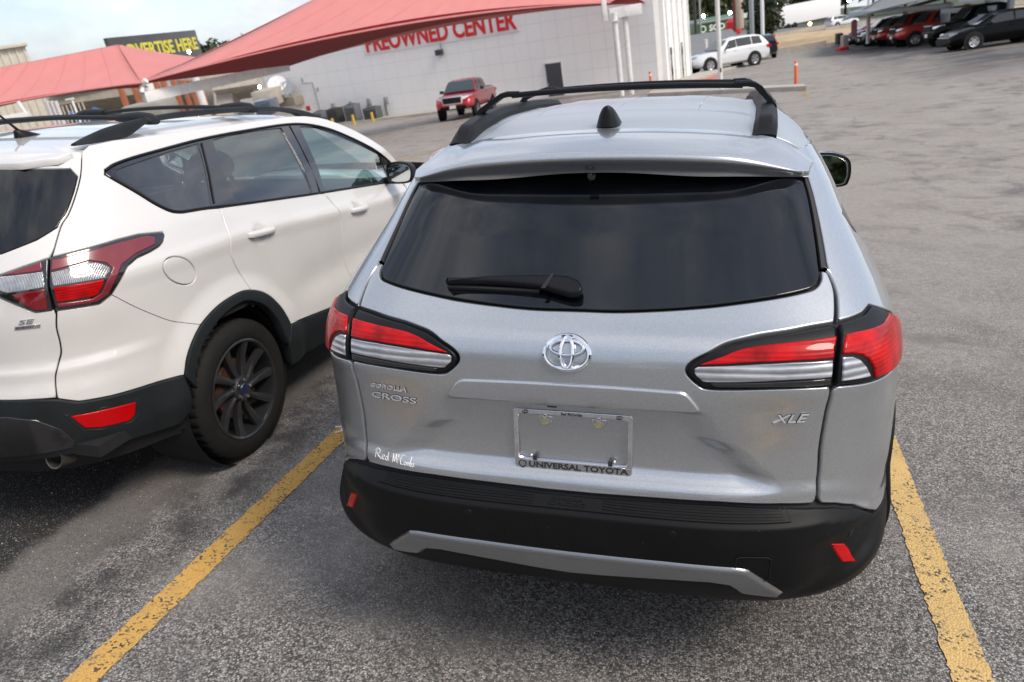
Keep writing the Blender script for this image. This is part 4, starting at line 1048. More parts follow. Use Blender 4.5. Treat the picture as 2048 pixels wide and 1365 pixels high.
    for sg in (1, -1):
        for (y, nm) in ((1.05, 'front_seat'), (.15, 'rear_seat')):
            rings = [[(sg*.40+hw*c_[0], y-.30*t-.05+.09*c_[1]*tk, .62+.62*t) for c_ in ((-1,-.6),(-.8,-1),(.8,-1),(1,-.6),(1,.6),(.8,1),(-.8,1),(-1,.6))] for t, hw, tk in ((0,.25,.9),(.3,.26,1),(.7,.25,.9),(.95,.21,.7),(1.0,.18,.4))]
            seat = MB().loft(rings).build(nm, cloth_dark, car, sharp=60)
            MB().box((sg*.40, y+.13, .60), (.50, .50, .15)).build('seat_cushion', cloth_dark, seat, bevel=.05)
            rings = [[(sg*.40+.13*k_*math.cos(a), y-.37+.05*d_, 1.335+.085*k_*math.sin(a)) for a in np.linspace(0, 2*PI, 16, endpoint=False)] for d_, k_ in ((-1,.6),(-.7,.95),(0,1.05),(.7,.95),(1,.6))]
            MB().loft(rings[::-1]).build('headrest', cloth_dark, seat, sharp=70)
    Mx = Matrix.Translation((-.40, 1.66, 1.02)) @ Matrix.Rotation(1.15, 4, 'X')
    MB().tube([Mx @ Vector((.18*math.cos(t), .18*math.sin(t), 0)) for t in np.linspace(0, 2*PI, 33)], .016, 8, False).build('steering_wheel', under_black, car)
    return car
white_car = build_white()
# ------------------------------------------------------------------ ground
def asphalt():
    t = NT('old_asphalt'); v = t.coord('Object')
    sep = t.node('ShaderNodeSeparateXYZ', {'Vector': v}); X, Y = sep.outputs[0], sep.outputs[1]
    wob = t.noise(v, 9., 4, .6); wv = t.node('ShaderNodeVectorMath', {0: v, 1: t.node('ShaderNodeCombineXYZ', {0: t.math('MULTIPLY', wob, .012), 1: t.math('MULTIPLY', t.noise(v, 11., 3, .6), .012)}).outputs[0]}, operation='ADD').outputs[0]
    c1 = t.node('ShaderNodeTexVoronoi', {'Vector': wv, 'Scale': 140., 'Randomness': 1.})
    c2 = t.node('ShaderNodeTexVoronoi', {'Vector': wv, 'Scale': 260., 'Randomness': 1.})
    sx = t.node('ShaderNodeSeparateColor', {'Color': c1.outputs['Color']}); s2 = t.node('ShaderNodeSeparateColor', {'Color': c2.outputs['Color']})
    chip = t.ramp(sx.outputs[0], [(0., (.02, .0195, .02)), (.24, (.05, .048, .046)), (.34, (.21, .20, .19)), (.68, (.40, .382, .36)), (.90, (.55, .525, .49)), (1., (.74, .71, .665))])
    fine = t.ramp(s2.outputs[0], [(0., (.04, .0385, .037)), (.40, (.12, .115, .108)), (.75, (.36, .342, .32)), (1., (.56, .535, .50))])
    tint = t.mix(t.ramp(sx.outputs[1], [(.86, 0.), (.93, .5)]), chip, (.30, .20, .15))
    agg = t.mix(.32, tint, fine)
    # binder between the stones
    agg = t.mix(t.ramp(c1.outputs['Distance'], [(.36, 0.), (.70, .65)]), agg, (.030, .029, .030))
    big = t.noise(v, .35, 6, .62); mid = t.noise(v, 1.9, 6, .65, .6)
    far = t.ramp(Y, [(0., 0.), (1., 1.)])
    # worn, dusty lanes further off; darker patches by noise
    wornf = t.node('ShaderNodeMapRange', {'Value': Y, 'From Min': .8, 'From Max': 7.}); wornf.clamp = True
    wn_ = t.math('MULTIPLY', wornf.outputs[0], .72)
    base = t.mix(wn_, agg, t.mix(t.ramp(s2.outputs[1], [(0., 0.), (1., 1.)]), (.27, .243, .214), (.44, .398, .352)))
    dk = t.math('MULTIPLY', t.ramp(mid, [(.46, 0.), (.64, 1.)]), t.ramp(big, [(.40, .05), (.60, .9)]))
    base = t.mix(dk, base, (.115, .108, .104), 'MIX')
    lt = t.ramp(t.noise(v, .8, 5, .6), [(.48, 0.), (.68, .55)])
    base = t.mix(lt, base, (.36, .335, .305))
    base = t.mix(t.ramp(t.noise(v, 17., 8, .75), [(.40, .28), (.56, 0.)]), base, (.09, .085, .08))
    # oily strip left by cars standing in the left bay, part of its dark painted car shadow, with a paler washed track beside it
    xw = t.math('ADD', X, t.math('MULTIPLY', t.math('SUBTRACT', t.noise(v, 2.3, 6, .66), .5), .30))
    def band(a, b, s):
        return t.math('MULTIPLY', t.node('ShaderNodeMapRange', {'Value': xw, 'From Min': a-s, 'From Max': a+s}).outputs[0], t.node('ShaderNodeMapRange', {'Value': xw, 'From Min': b+s, 'From Max': b-s}).outputs[0])
    yk = t.math('MULTIPLY', t.node('ShaderNodeMapRange', {'Value': Y, 'From Min': -1.6, 'From Max': -.5}).outputs[0], t.node('ShaderNodeMapRange', {'Value': Y, 'From Min': 6., 'From Max': 4.}).outputs[0])
    spk = t.ramp(s2.outputs[2], [(.90, 1.), (.95, 0.)])
    oil_shade = t.math('MULTIPLY', t.math('MULTIPLY', band(-3.3, -2.29, .035), yk), t.math('MULTIPLY', spk, .94))
    base = t.mix(oil_shade, base, (.017, .0165, .017))
    wash = t.math('MULTIPLY', t.math('MULTIPLY', band(-2.31, -1.95, .05), yk), .72)
    base = t.mix(wash, base, t.mix(t.ramp(s2.outputs[1], [(0., 0.), (1., 1.)]), (.085, .080, .074), (.215, .20, .185)))
    oil2 = t.math('MULTIPLY', t.math('MULTIPLY', band(-1.99, -1.66, .08), yk), t.ramp(t.noise(v, 5., 4, .6), [(.42, 0.), (.62, .72)]))
    base = t.mix(oil2, base, (.03, .029, .029))
    car_shade = t.math('MULTIPLY', t.math('MULTIPLY', band(-.8, .85, .30), t.node('ShaderNodeMapRange', {'Value': Y, 'From Min': -.35, 'From Max': .55}).outputs[0]), t.math('MULTIPLY', t.node('ShaderNodeMapRange', {'Value': Y, 'From Min': 6., 'From Max': 4.}).outputs[0], .60))  # shadow under the silver car, painted into the asphalt
    base = t.mix(t.math('MULTIPLY', car_shade, t.ramp(mid, [(.30, .35), (.65, 1.)])), base, (.045, .042, .040))
    # darker patch under the far row of cars
    px_ = t.math('MULTIPLY', t.node('ShaderNodeMapRange', {'Value': X, 'From Min': 5., 'From Max': 8.}).outputs[0], t.node('ShaderNodeMapRange', {'Value': Y, 'From Min': 21., 'From Max': 29.}).outputs[0])
    base = t.mix(t.math('MULTIPLY', px_, t.ramp(t.noise(v, .5, 5, .65), [(.35, .3), (.6, .95)])), base, (.060, .060, .064))
    cracks = t.node('ShaderNodeTexVoronoi', {'Vector': t.node('ShaderNodeVectorMath', {0: v, 1: t.node('ShaderNodeVectorMath', {0: t.node('ShaderNodeTexNoise', {'Vector': v, 'Scale': .9, 'Detail': 5.}).outputs['Color'], 3: 1.4}, operation='SCALE').outputs[0]}, operation='ADD').outputs[0], 'Scale': .22}, feature='DISTANCE_TO_EDGE')
    ck = t.math('MULTIPLY', t.ramp(cracks.outputs['Distance'], [(.0, .42), (.004, .3), (.010, 0.)]), t.node('ShaderNodeMapRange', {'Value': Y, 'From Min': 6., 'From Max': 10.}).outputs[0])
    base = t.mix(ck, base, (.12, .112, .104))
    t.set(Base_Color=base, Roughness=t.ramp(mid, [(.3, .78), (.8, .92)]), Specular_IOR_Level=.35)
    hgt = t.math('SUBTRACT', t.math('MULTIPLY', sx.outputs[2], .6), c1.outputs['Distance'])
    t.bump(hgt, .75, .004); MATS['asphalt'] = t.m; return t.m
asphalt_m = asphalt()
xs = np.concatenate([np.linspace(-400, -50, 8), np.linspace(-46, 46, 60), np.linspace(50, 400, 8)])
ys = np.concatenate([np.linspace(-60, -6, 6), np.linspace(-4, 60, 70), np.linspace(66, 900, 12)])
U_, V_ = np.meshgrid(xs, ys); H_ = ground_h(np.clip(U_, -46, 46), V_)
k_ = len(xs)
gobj = obj('ground', np.stack([U_.ravel(), V_.ravel(), H_.ravel()], 1), [(j*k_+i, j*k_+i+1, (j+1)*k_+i+1, (j+1)*k_+i) for j in range(len(ys)-1) for i in range(k_-1)], asphalt_m)
tag(gobj, kind='structure')

def line_paint(name, col, wear):
    t = NT(name); v = t.coord('Object')
    vo = t.node('ShaderNodeTexVoronoi', {'Vector': v, 'Scale': 125., 'Randomness': 1.})
    sx = t.node('ShaderNodeSeparateColor', {'Color': vo.outputs['Color']})
    chips = t.math('MULTIPLY', t.ramp(sx.outputs[0], [(wear, 1.), (wear+.03, 0.)]), t.ramp(t.noise(v, 9., 4, .6), [(.40, 0.), (.56, 1.)]))
    ed = t.ramp(vo.outputs['Distance'], [(.45, 0.), (.75, .55)])
    c = t.mix(t.ramp(t.noise(v, 3., 6, .65), [(.3, 0.), (.75, 1.)]), [x*.72 for x in col], col)
    c = t.mix(t.math('MULTIPLY', ed, .55), c, [x*.42 for x in col])
    c = t.mix(chips, c, (.06, .055, .05))
    c = t.mix(t.ramp(t.noise(v, 6., 8, .75), [(.50, 0.), (.72, .55)]), c, (.20, .16, .10))
    t.set(Base_Color=c, Roughness=.75); t.bump(t.math('SUBTRACT', t.math('MULTIPLY', sx.outputs[2], .6), vo.outputs['Distance']), .7, .004)
    return t.m
yellow_line = line_paint('worn_yellow_paint', (.72, .42, .105), .16)
yellow_line2 = line_paint('worn_pale_yellow_paint', (.76, .51, .19), .20)
def stripe(a, b, w, mat_, label, n=40):
    """painted line on the lot from a to b (x, y), ragged edges"""
    a = np.array(a, float); b = np.array(b, float); d = (b-a)/np.linalg.norm(b-a); q = np.array([d[1], -d[0]])
    N = int(max(8, np.linalg.norm(b-a)/.018)); N = min(N, 520); v = []
    r = np.random.default_rng(abs(hash(label)) % 1000 if False else len(label))
    for i in range(N+1):
        p = a+(b-a)*i/N
        e0, e1 = r.uniform(-.006, .004, 2)
        for e in (-(w/2+e0), w/2+e1):
            c = p+q*e; v.append((c[0], c[1], float(ground_h(c[0], c[1]))+.004))
    o = obj('painted_line', v, [(2*i, 2*i+1, 2*i+3, 2*i+2) for i in range(N)], mat_)
    # flip if facing down
    if o.data.polygons[0].normal.z < 0:
        o.data.flip_normals()
    return tag(o, kind='structure')
ps = -.016
def lp(x0, y): return (x0*math.cos(ps)-y*math.sin(ps)*1.0, y)
stripe((-1.524-.016*4, -4), (-1.524+.016*5.2, 5.2), .111, yellow_line, 'l')
stripe((1.128-.016*4, -4), (1.128+.016*5.2, 5.2), .114, yellow_line2, 'rr')
# a crumpled scrap of tape on the left line
p = at_ground(676, 862)
MB().tube([p+Vector((-.03, .03, .006)), p+Vector((.01, .035, .008)), p+Vector((.025, -.005, .006)), p+Vector((.0, -.03, .006))], .006, 5, True, .3).build('paper_scrap', sticker_white)
tag(bpy.data.objects['paper_scrap'], 'bent white scrap lying on the yellow line by the bumper', 'litter')
# far stall lines
yl3 = line_paint('faded_orange_line', (.50, .33, .14), .35)
for a, b in (((770,330),(880,297)), ((735,322),(850,318)), ((1705,150),(2048,86)), ((1600,181),(1622,197)), ((1480,150),(1600,132)), ((1900,142),(2048,118))):
    A, Bp = at_ground(*a), at_ground(*b); stripe((A.x, A.y), (Bp.x, Bp.y), .12, yl3, 'far'+str(a))

# ------------------------------------------------------------------ helpers for upright things on the slope
NG = Vector((-.079, -.023, 1)).normalized()
def frame(o, xdir, up=UP):
    z = up.normalized(); x = (Vector(xdir)-z*Vector(xdir).dot(z)).normalized(); y = z.cross(x)
    M = Matrix.Identity(4)
    for i in range(3): M[i][0], M[i][1], M[i][2], M[i][3] = x[i], y[i], z[i], o[i]
    return M
def ray_plane(px, py, M):
    """photo pixel -> local (x, z) on the plane y = 0 of frame M"""
    d = cF + cR*((px-1024)/FPX) - cU*((py-682.5)/FPX); Mi = M.inverted()
    o = Mi @ CAM_POS; dl = Mi.to_3x3() @ d; t = -o.y/dl.y; p = o+dl*t
    return p.x, p.z
def wall_mat():
    t = NT('white_wall_panel'); g = t.node('ShaderNodeNewGeometry').outputs['Position']
    c = t.mix(t.ramp(t.noise(g, .5, 6, .6), [(.3, 0.), (.7, 1.)]), (.86, .84, .815), (.90, .885, .86))
    c = t.mix(t.ramp(t.noise(g, 1.7, 8, .7), [(.58, 0.), (.85, .25)]), c, (.45, .42, .38))
    t.set(Base_Color=c, Roughness=.75); return t.m
wall_white = wall_mat()
wall_joint = mat('wall_joint', (.62, .605, .58), .9, noise=.1)
trim_white = mat('painted_steel_white', (.74, .725, .70), .45, noise=.06, nscale=6, dirt=.35)
concrete = mat('pale_concrete', (.42, .385, .33), .9, noise=.16, nscale=2.2, bump=(40, .3, .004))
concrete_dark = mat('weathered_concrete', (.30, .265, .215), .9, noise=.22, nscale=1.2)
sign_red = mat('sign_red', (.62, .015, .018), .45)
sign_white = mat('sign_white', (.82, .81, .80), .5)
door_grey = mat('slate_door', (.055, .057, .065), .5, noise=.15)
ac_grey = mat('grey_sheet_metal', (.17, .185, .20), .55, .2, noise=.2, nscale=5)
ac_dark = mat('dark_sheet_metal', (.045, .042, .042), .6, noise=.3, nscale=6)
ac_green = mat('green_grey_sheet_metal', (.10, .115, .11), .55, .2, noise=.2)
bol_yellow = mat('bollard_yellow', (.62, .42, .05), .5, noise=.15, nscale=5)
orange_paint = mat('orange_post_paint', (.72, .13, .035), .45, noise=.1, nscale=4)
rust_post = mat('rust_orange_steel', (.38, .13, .06), .7, noise=.25, nscale=3)
lamp_grey = mat('galvanised_steel', (.42, .43, .44), .45, .6)
ridge_black = mat('dark_metal', (.05, .045, .04), .5)
tan_grass = mat('dry_grass_bank', (.34, .235, .125), .95, noise=.40, nscale=.9, bump=(3, .6, .1))
tan_grass2 = mat('pale_dry_grass', (.42, .315, .19), .95, noise=.28, nscale=.6)
road_grey = mat('highway_asphalt', (.17, .165, .16), .9, noise=.15, nscale=.5)

# ------------------------------------------------------------------ the white building
A_ = at(720, 252, 49); B_ = at(1115, 202, 42.5)
MW = frame(B_, B_-A_); MWi = MW.inverted()
wp = lambda px, py: ray_plane(px, py, MW)
def local(root, loc, xdir=None):
    return Matrix.Translation(loc)
bld = empty('building', mat=MW); tag(bld, 'long white panelled wall building with the red lettered sign', 'building')
xl = wp(534, 190)[0]; xr = wp(1313, 100)[0]
MB().box(((xl+xr)/2, .577, 1.2), (xr-xl, 1.166, 8.4)).build('wall', wall_joint, bld, smooth=False)
# panels, butted with open joints
pw, ph = .905, .915
pm = None; z0p = -2.2
ncol = int((xr-xl)/pw)
for i in range(ncol+1):
    for j in range(8):
        x0 = xr-(i+1)*pw; z0 = z0p+j*ph
        if x0 < xl-.01 or z0+ph > 5.42: continue
        if pm is None:
            pm_o = MB().box((0, 0, 0), (pw-.014, .03, ph-.014)).build('wall_panel', wall_white, bld, smooth=False); o = pm_o; pm = o.data
        else:
            o = bpy.data.objects.new('wall_panel', pm); COL.objects.link(o); o.parent = bld
        o.location = (x0+pw/2, .002+rng.uniform(-.001, .001), z0+ph/2)
# parapet
MB().box(((xl+xr)/2, .55, 5.52), (xr-xl+.3, 1.5, .26)).build('parapet', trim_white, bld, bevel=.03)
MB().box(((xl+xr)/2, .55, 5.85), (xr-xl+.1, 1.3, .42)).build('parapet', wall_white, bld, smooth=False)
# right-hand facade running back from the corner
xe = wp(1315, 100)[0]
MB().box((xe+.02, 3.4, 1.6), (.36, 5.0, 7.7)).build('side_wall', wall_white, bld, smooth=False)
for k in range(5):
    MB().box((xe+.24, 1.3+k*1.15, 1.5), (.10, .16, 7.4)).build('pilaster', trim_white, bld, bevel=.02)
for y in (1.85, 4.2):
    MB().box((xe+.215, y, .6), (.03, .28, 2.6)).build('window', gloss_black, bld, smooth=False)
MB().box((xe+.10, 3.2, 5.52), (.75, 5.6, .30)).build('parapet', trim_white, bld, bevel=.03)
# door
dx0, dz1 = wp(1090, 129); dx1, _ = wp(1122, 125); _, dz0 = wp(1118, 204)
MB().box(((dx0+dx1)/2, -.03, (dz0+dz1)/2), (dx1-dx0, .05, dz1-dz0)).build('door', door_grey, bld, bevel=.01)
dd = [o for o in bld.children if o.name.startswith('door')][0]
MB().box(((dx0+dx1)/2-.42, -.075, dz0+1.0), (.05, .05, .18)).build('handle', lamp_grey, dd, bevel=.01)
mb = MB()
mb.box((dx0-.03, -.04, (dz0+dz1)/2), (.07, .07, dz1-dz0+.1)).box((dx1+.03, -.04, (dz0+dz1)/2), (.07, .07, dz1-dz0+.1)).box(((dx0+dx1)/2, -.04, dz1+.04), (dx1-dx0+.14, .07, .07))
mb.build('frame', trim_white, dd, smooth=False)
# sign board and letters
sx0, sz0 = wp(731, 111.7); sx1, sz1_ = wp(1040, 62)
szb = (sz0+sz1_)/2
sg_ = MB().box(((sx0+sx1)/2, -.04, szb+.78), (sx1-sx0, .05, 1.56)).build('sign_board', sign_white, bld, bevel=.01)
V, F = text_geo('PREOWNED CENTER', 1., .028); lo, hi = V.min(0), V.max(0)
lx0, _ = wp(735, 100); lx1, _ = wp(1035, 55)
V = (V-lo)/(hi-lo)*[lx1-lx0, 1.02]+[lx0, szb+.13]
v, f = solidify(V, F, lambda x, z, d: np.stack([x, 0*x-.066-d, z], -1), .0, .05)
obj('sign_lettering', v, f, sign_red, sg_, False)
def wbox(px0, py0, px1, py1, dep, thick, name, m_, parent=bld, bev=.01):
    a, b = wp(px0, py0), wp(px1, py1)
    return MB().box(((a[0]+b[0])/2, -dep-thick/2, (a[1]+b[1])/2), (abs(b[0]-a[0]), thick, abs(b[1]-a[1]))).build(name, m_, parent, bevel=bev)
fl = wbox(874, 100, 888, 109, .02, .30, 'wall_floodlight', ridge_black)
wbox(880, 85, 884, 100, .02, .06, 'conduit', lamp_grey, fl, 0)
for (px, py) in ((850,186), (919,30)):
    pass
for i, (px, py) in enumerate(((668,214), (703,210), (739,204), (773,201))):
    e = wbox(px-4, py-7, px+5, py+6, .0, .18, 'meter_box', lamp_grey)
    wbox(px-1, py+6, px+1, py+30, .02, .05, 'conduit', lamp_grey, e, 0)
for i, (px, py) in enumerate(((605,162), (636,181))):
    wbox(px-2, py-6, px+2, py+2, .0, .10, 'wall_box', lamp_grey)
wbox(612, 213, 622, 221, .0, .04, 'red_notice', sign_red)
wbox(820, 234, 826, 240, .0, .2, 'red_standpipe', sign_red)
mb = MB()
a = wp(605, 167); b = wp(625, 165); c = wp(641, 222)
mb.tube([(a[0], -.05, a[1]), (b[0], -.05, b[1]), (c[0], -.05, c[1])], .03, 6).build('conduit_run', lamp_grey, bld)
# lean-to with a roller door at the left end
wbox(540, 208, 612, 262, .0, .6, 'lean_to', wall_white)
wbox(541, 199, 609, 206, .0, .9, 'lean_to_roof', concrete_dark)
# two satellite dishes on the wall
for i, (px, py, r, lab) in enumerate(((570, 168, .62, 'tilted white satellite dish, the left one of two on the wall'), (586, 177, .52, 'tilted grey satellite dish, the right one of two on the wall'))):
    a = wp(px, py); M = MW @ Matrix.Translation((a[0], -.7, a[1])) @ Matrix.Rotation(.55, 4, 'Z') @ Matrix.Rotation(.9, 4, 'X')
    d = MB().lathe([(0, 0), (r*.35, .02), (r*.7, .08), (r, .17), (r, .19), (r*.7, .10), (0, .02)], 24, M).build('satellite_dish', sign_white if i == 0 else lamp_grey)
    tag(d, lab, 'satellite dish', 'satellite dishes on the wall')
    MB().tube([M @ Vector((0, 0, 0)), MW @ Vector((a[0], -.3, a[1]-.5)), MW @ Vector((a[0], -.02, a[1]-.5))], .035, 6).build('mount', lamp_grey, d)
    MB().tube([M @ Vector((0, -r, .15)), M @ Vector((0, -.1, .7))], .02, 6).build('feed_arm', lamp_grey, d)

# pavement in front of the wall
def gquad(name, pts, mat_, hgt=.12, label=None):
    top = [Vector((p.x, p.y, float(ground_h(p.x, p.y))+hgt)) for p in pts]; bot = [Vector((p.x, p.y, float(ground_h(p.x, p.y))-.3)) for p in pts]
    n = len(pts); o = obj(name, top+bot, [tuple(range(n)), tuple(range(n, 2*n))[::-1]]+[(i, n+i, n+(i+1) % n, (i+1) % n) for i in range(n)], mat_, None, False)
    bm = bmesh.new(); bm.from_mesh(o.data); bmesh.ops.recalc_face_normals(bm, faces=bm.faces); bm.to_mesh(o.data); bm.free()
    return tag(o, kind='structure')
def wfoot(x, y):
    p = MW @ Vector((x, y, 0)); return p
n_ = 14; row0 = [wfoot(x, .3) for x in np.linspace(xl-2, xr+1.9, n_)]; row1 = [wfoot(x, -1.75) for x in np.linspace(xl-2, xr+1.9, n_)]
for i in range(n_-1):
    pass
gquad('pavement', row1+row0[::-1], concrete, .13)
gquad('pavement', [wfoot(xr+.2, .3), wfoot(xr+1.9, .3), wfoot(xr+2.1, 14), wfoot(xr+.2, 14)], concrete, .125)
# kerb island with the post and the orange bollard
c0, c1, c2, c3 = at_ground(1300, 194), at_ground(1612, 182), at_ground(1606, 177.5), at_ground(1300, 188.5)
ki = gquad('kerb', [c0, c1, c2, c3], concrete, .15)
rp = gquad('red_kerb_paint', [at_ground(1386, 164), at_ground(1432, 158), at_ground(1452, 152), at_ground(1387, 153)], mat('faded_red_paint', (.50, .15, .11), .8, noise=.2, nscale=2), .006)

def upright(name, base, height, r, mat_, label, cat, parts=None, up=UP, square=False, group=None, tilt=0):
    M = frame(base, cR0, up)
    if square: o = MB().box((0, 0, height/2-.2), (2*r, 2*r, height+.4)).build(name, mat_, None, bevel=r*.15)
    else: o = MB().lathe([(0, height), (r*.9, height), (r, height-.01), (r, -.5)], 16).build(name, mat_)
    o.matrix_world = M
    tag(o, label, cat, group); return o
def base_at(px, py, dep): return at(px, py, dep)
# AC units and bollards beside the wall
for (px0, py0, px1, py1, m_, lab) in ((655,236,680,262,ac_grey,'grey air conditioner mostly hidden behind the white suv roof, leftmost of four'), (680,231,712,258,ac_dark,'dark brown air conditioner between the two nearest yellow bollards'),
                                (714,225,747,256,ac_grey,'tall grey air conditioner, third from the left by the wall'), (752,232,787,252,ac_green,'low green grey air conditioner, rightmost by the wall')):
    a = wp(px0, py0); b = wp(px1, py1); w = (b[0]-a[0])*.78; h = (a[1]-b[1])*.95
    root = MB().box((0, 0, h/2), (w, .8, h)).build('air_conditioner', m_, None, bevel=.03)
    gw_ = MW @ Vector(((a[0]+b[0])/2, -1.05, 0)); zz = (MWi @ Vector((gw_.x, gw_.y, float(ground_h(gw_.x, gw_.y))+.13))).z
    root.matrix_world = MW @ Matrix.Translation(((a[0]+b[0])/2, -1.05, zz)) @ Matrix.Rotation(.12, 4, 'Z')
    tag(root, lab, 'air conditioner', 'air conditioners along the wall')
    for k in range(7):
        MB().box((0, -.41, h*(.12+.11*k)), (w*.9, .02, h*.05)).build('louvre', ac_dark, root, smooth=False)
    MB().lathe([(w*.40, h+.002), (w*.40, h+.03), (w*.30, h+.04), (0, h+.045)], 20).build('fan_guard', ac_dark, root)
for (px, pt, pb, lab) in ((712,231,262,'yellow bollard in front of the tall grey air conditioner'), (750,226,258,'yellow bollard left of the low green grey air conditioner'), (668,238,256,'yellow bollard top just above the white suv roof')):
    p = at(px, pb, 45.5); h = (pb-pt)/FPX*45.5
    upright('bollard', p, h, .085, bol_yellow, lab, 'bollard', group='yellow bollards by the air conditioners')
# orange posts in the lot
for (px, pt, pb, dep, lab) in ((1592,125,179,27.0,'orange bollard standing on the end of the kerb island'), (1304,146,196,36,'orange bollard behind the roof of the silver suv near the pavement')):
    p = at(px, pb, dep); h = (pb-pt)/FPX*dep
    o = upright('bollard', p, h, .062, orange_paint, lab, 'bollard', group='orange bollards')
    MB().lathe([(.0635, h*.84), (.0635, h*.92)], 16).build('reflective_band', sign_white, o)
# tall white post on the kerb island
p = at(1442.5, 191, 29.3)
o = upright('canopy_post', p, 6.2, .085, trim_white, 'tall white steel post standing on the kerb island', 'post')
MB().box((0, 0, .05), (.42, .42, .12)).build('base_plate', trim_white, o, bevel=.02)
MB().box((0, -.1, .95), (.05, .03, .16)).build('hook', ridge_black, o, bevel=.005)
# twin posts with the short beam
tp = empty('canopy_support', mat=frame(at(1244, 196, 36), cR0)); tag(tp, 'twin white steel posts carrying the corner of the red canopy', 'post')
hpost = 150/FPX*36
for k, (dx, dy) in enumerate(((0, 0), (.52, .25))):
    MB().lathe([(0, hpost+.2), (.13, hpost+.2), (.13, -.6)], 16, Matrix.Translation((dx, dy, 0))).build('post', trim_white, tp)
    MB().box((dx, dy, hpost-.16), (.40, .40, .03)).build('cap_plate', trim_white, tp, smooth=False)
MB().box((.55, .12, hpost+.16), (1.5, .30, .46)).build('beam', trim_white, tp, bevel=.02)
MB().box((-.42, .05, hpost+.35), (.22, .3, .9)).build('bracket', trim_white, tp, bevel=.02)

# ------------------------------------------------------------------ red shade canopies
def fabric(name, c_top, trans=.22):
    t = NT(name); v = t.coord('Object')
    n = t.noise(v, 1.2, 5, .6); w = t.node('ShaderNodeTexWave', {'Vector': v, 'Scale': .55, 'Distortion': 2.5, 'Detail': 2.})
    c = t.mix(t.ramp(n, [(.3, 0.), (.7, 1.)]), [x*.93 for x in c_top], c_top)
    c = t.mix(t.ramp(w.outputs['Fac'], [(.0, 0.), (1., .22)]), c, [x*.84 for x in c_top])
    t.set(Base_Color=c, Roughness=.85, Sheen_Weight=.25, Sheen_Roughness=.5)
    t.bump(t.noise(v, 4., 3, .5), .25, .03)
    tr = t.node('ShaderNodeBsdfTranslucent', {'Color': (*[min(1, x*1.1) for x in c_top], 1)})
    mx = t.node('ShaderNodeMixShader', {0: trans, 1: t.b.outputs[0], 2: tr.outputs[0]}); t.l.new(mx.outputs[0], t.out.inputs['Surface'])
    return t.m
red_fabric = fabric('pale_glare_red_fabric', (.70, .262, .245))  # paler copy: sky glare on the top is put into the colour
red_under = fabric('shaded_red_underside', (.50, .006, .012), .60)  # darker copy of the cloth, shade of the underside in its colour
grey_fabric = fabric('grey_shade_fabric', (.42, .435, .445), .55)
def sheet(name, a, b, c, d, mat_, parent, sag=0., n=20, lift=0., thick=.012, both=False, seams=(), hem=False):
    """stretched cloth between four corners a-b (one edge) and d-c (the opposite edge)"""
    a, b, c, d = map(Vector, (a, b, c, d)); g = []
    for i in range(n+1):
        s = i/n
        for j in range(n+1):
            t_ = j/n; p = a*(1-s)*(1-t_)+b*s*(1-t_)+c*s*t_+d*(1-s)*t_
            p = p-UP*(sag*4*s*(1-s)*(1 if both else (1-t_)**1.5)+lift*4*t_*(1-t_)); g.append(p)
    m_ = n+1
    top = [(i*m_+j, (i+1)*m_+j, (i+1)*m_+j+1, i*m_+j+1) for i in range(n) for j in range(n)]
    o = obj(name, g, top, mat_, parent)
    for k in seams:
        i = int(round(k*n)); MB().tube([g[i*m_+j]+UP*.006 for j in range(n+1)], .016, 5).build('seam', mat_, parent)
    if hem: MB().tube([g[i*m_] for i in range(n+1)], .03, 6).build('hem_cable', mat_, parent)
    md = o.modifiers.new('cloth', 'SOLIDIFY'); md.thickness = thick; md.offset = 0
    return o
def canopy(label, NL, NR, FR, FL, E1, E2, fab, under, sag, group, name='shade_canopy', lin=None):
    r = empty(name, (NL+NR)/2); r_inv = Matrix.Translation(-(NL+NR)/2)
    tag(r, label, 'canopy', group)
    L = lambda p: r_inv @ p
    sheet('fabric', L(NL), L(NR), L(E2), L(E1), fab, r, sag, lift=.10, seams=(.1,.2,.3,.4,.5,.6,.7,.8,.9), hem=True)
    sheet('fabric', L(FR), L(FL), L(E1), L(E2), fab, r, sag, lift=.10)
    sheet('fabric', L(FL), L(NL), L(E1), L(E1)+Vector((.02, 0, 0)), fab, r, sag*.6, lift=.05)
    sheet('fabric', L(NR), L(FR), L(E2), L(E2)+Vector((.02, 0, 0)), fab, r, sag*.6, lift=.05)
    # painted shade on the red ones: inner lining just below the eaves
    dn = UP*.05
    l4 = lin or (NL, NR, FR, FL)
    sheet('underside', L(l4[0])-dn, L(l4[1])-dn, L(l4[2])-dn, L(l4[3])-dn, under, r, sag*1.4, both=True)
    return r
# the big one in front of the building
NL = at(285, 164, 24.5); NR = at(1221, 6, 35.5); FR = at(1291, 7, 38.0); FL = at(578, 130, 31.5); E1 = at(640, -8, 29.5); E2 = at(1190, -95, 36.0)
can1 = canopy('large pale red canopy reaching out of the picture above the lettered sign', NL, NR, FR, FL, E1, E2, red_fabric, red_under, -.48, 'red shade canopies')
NL2 = at(-420, 320, 19.0); NR2 = at(283, 166, 24.3); FR2 = at(425, 118, 30); FL2 = at(-180, 205, 27.0); E12 = at(-150, 165, 21.5); E22 = at(235, 90, 25.5)
can2 = canopy('red canopy on the left whose peak covers the foot of the billboard', NL2, NR2, FR2, FL2, E12, E22, red_fabric, red_under, -.24, 'red shade canopies', lin=(NL2, NR2, at(296, 172, 27.5), at(-190, 268, 26.0)))
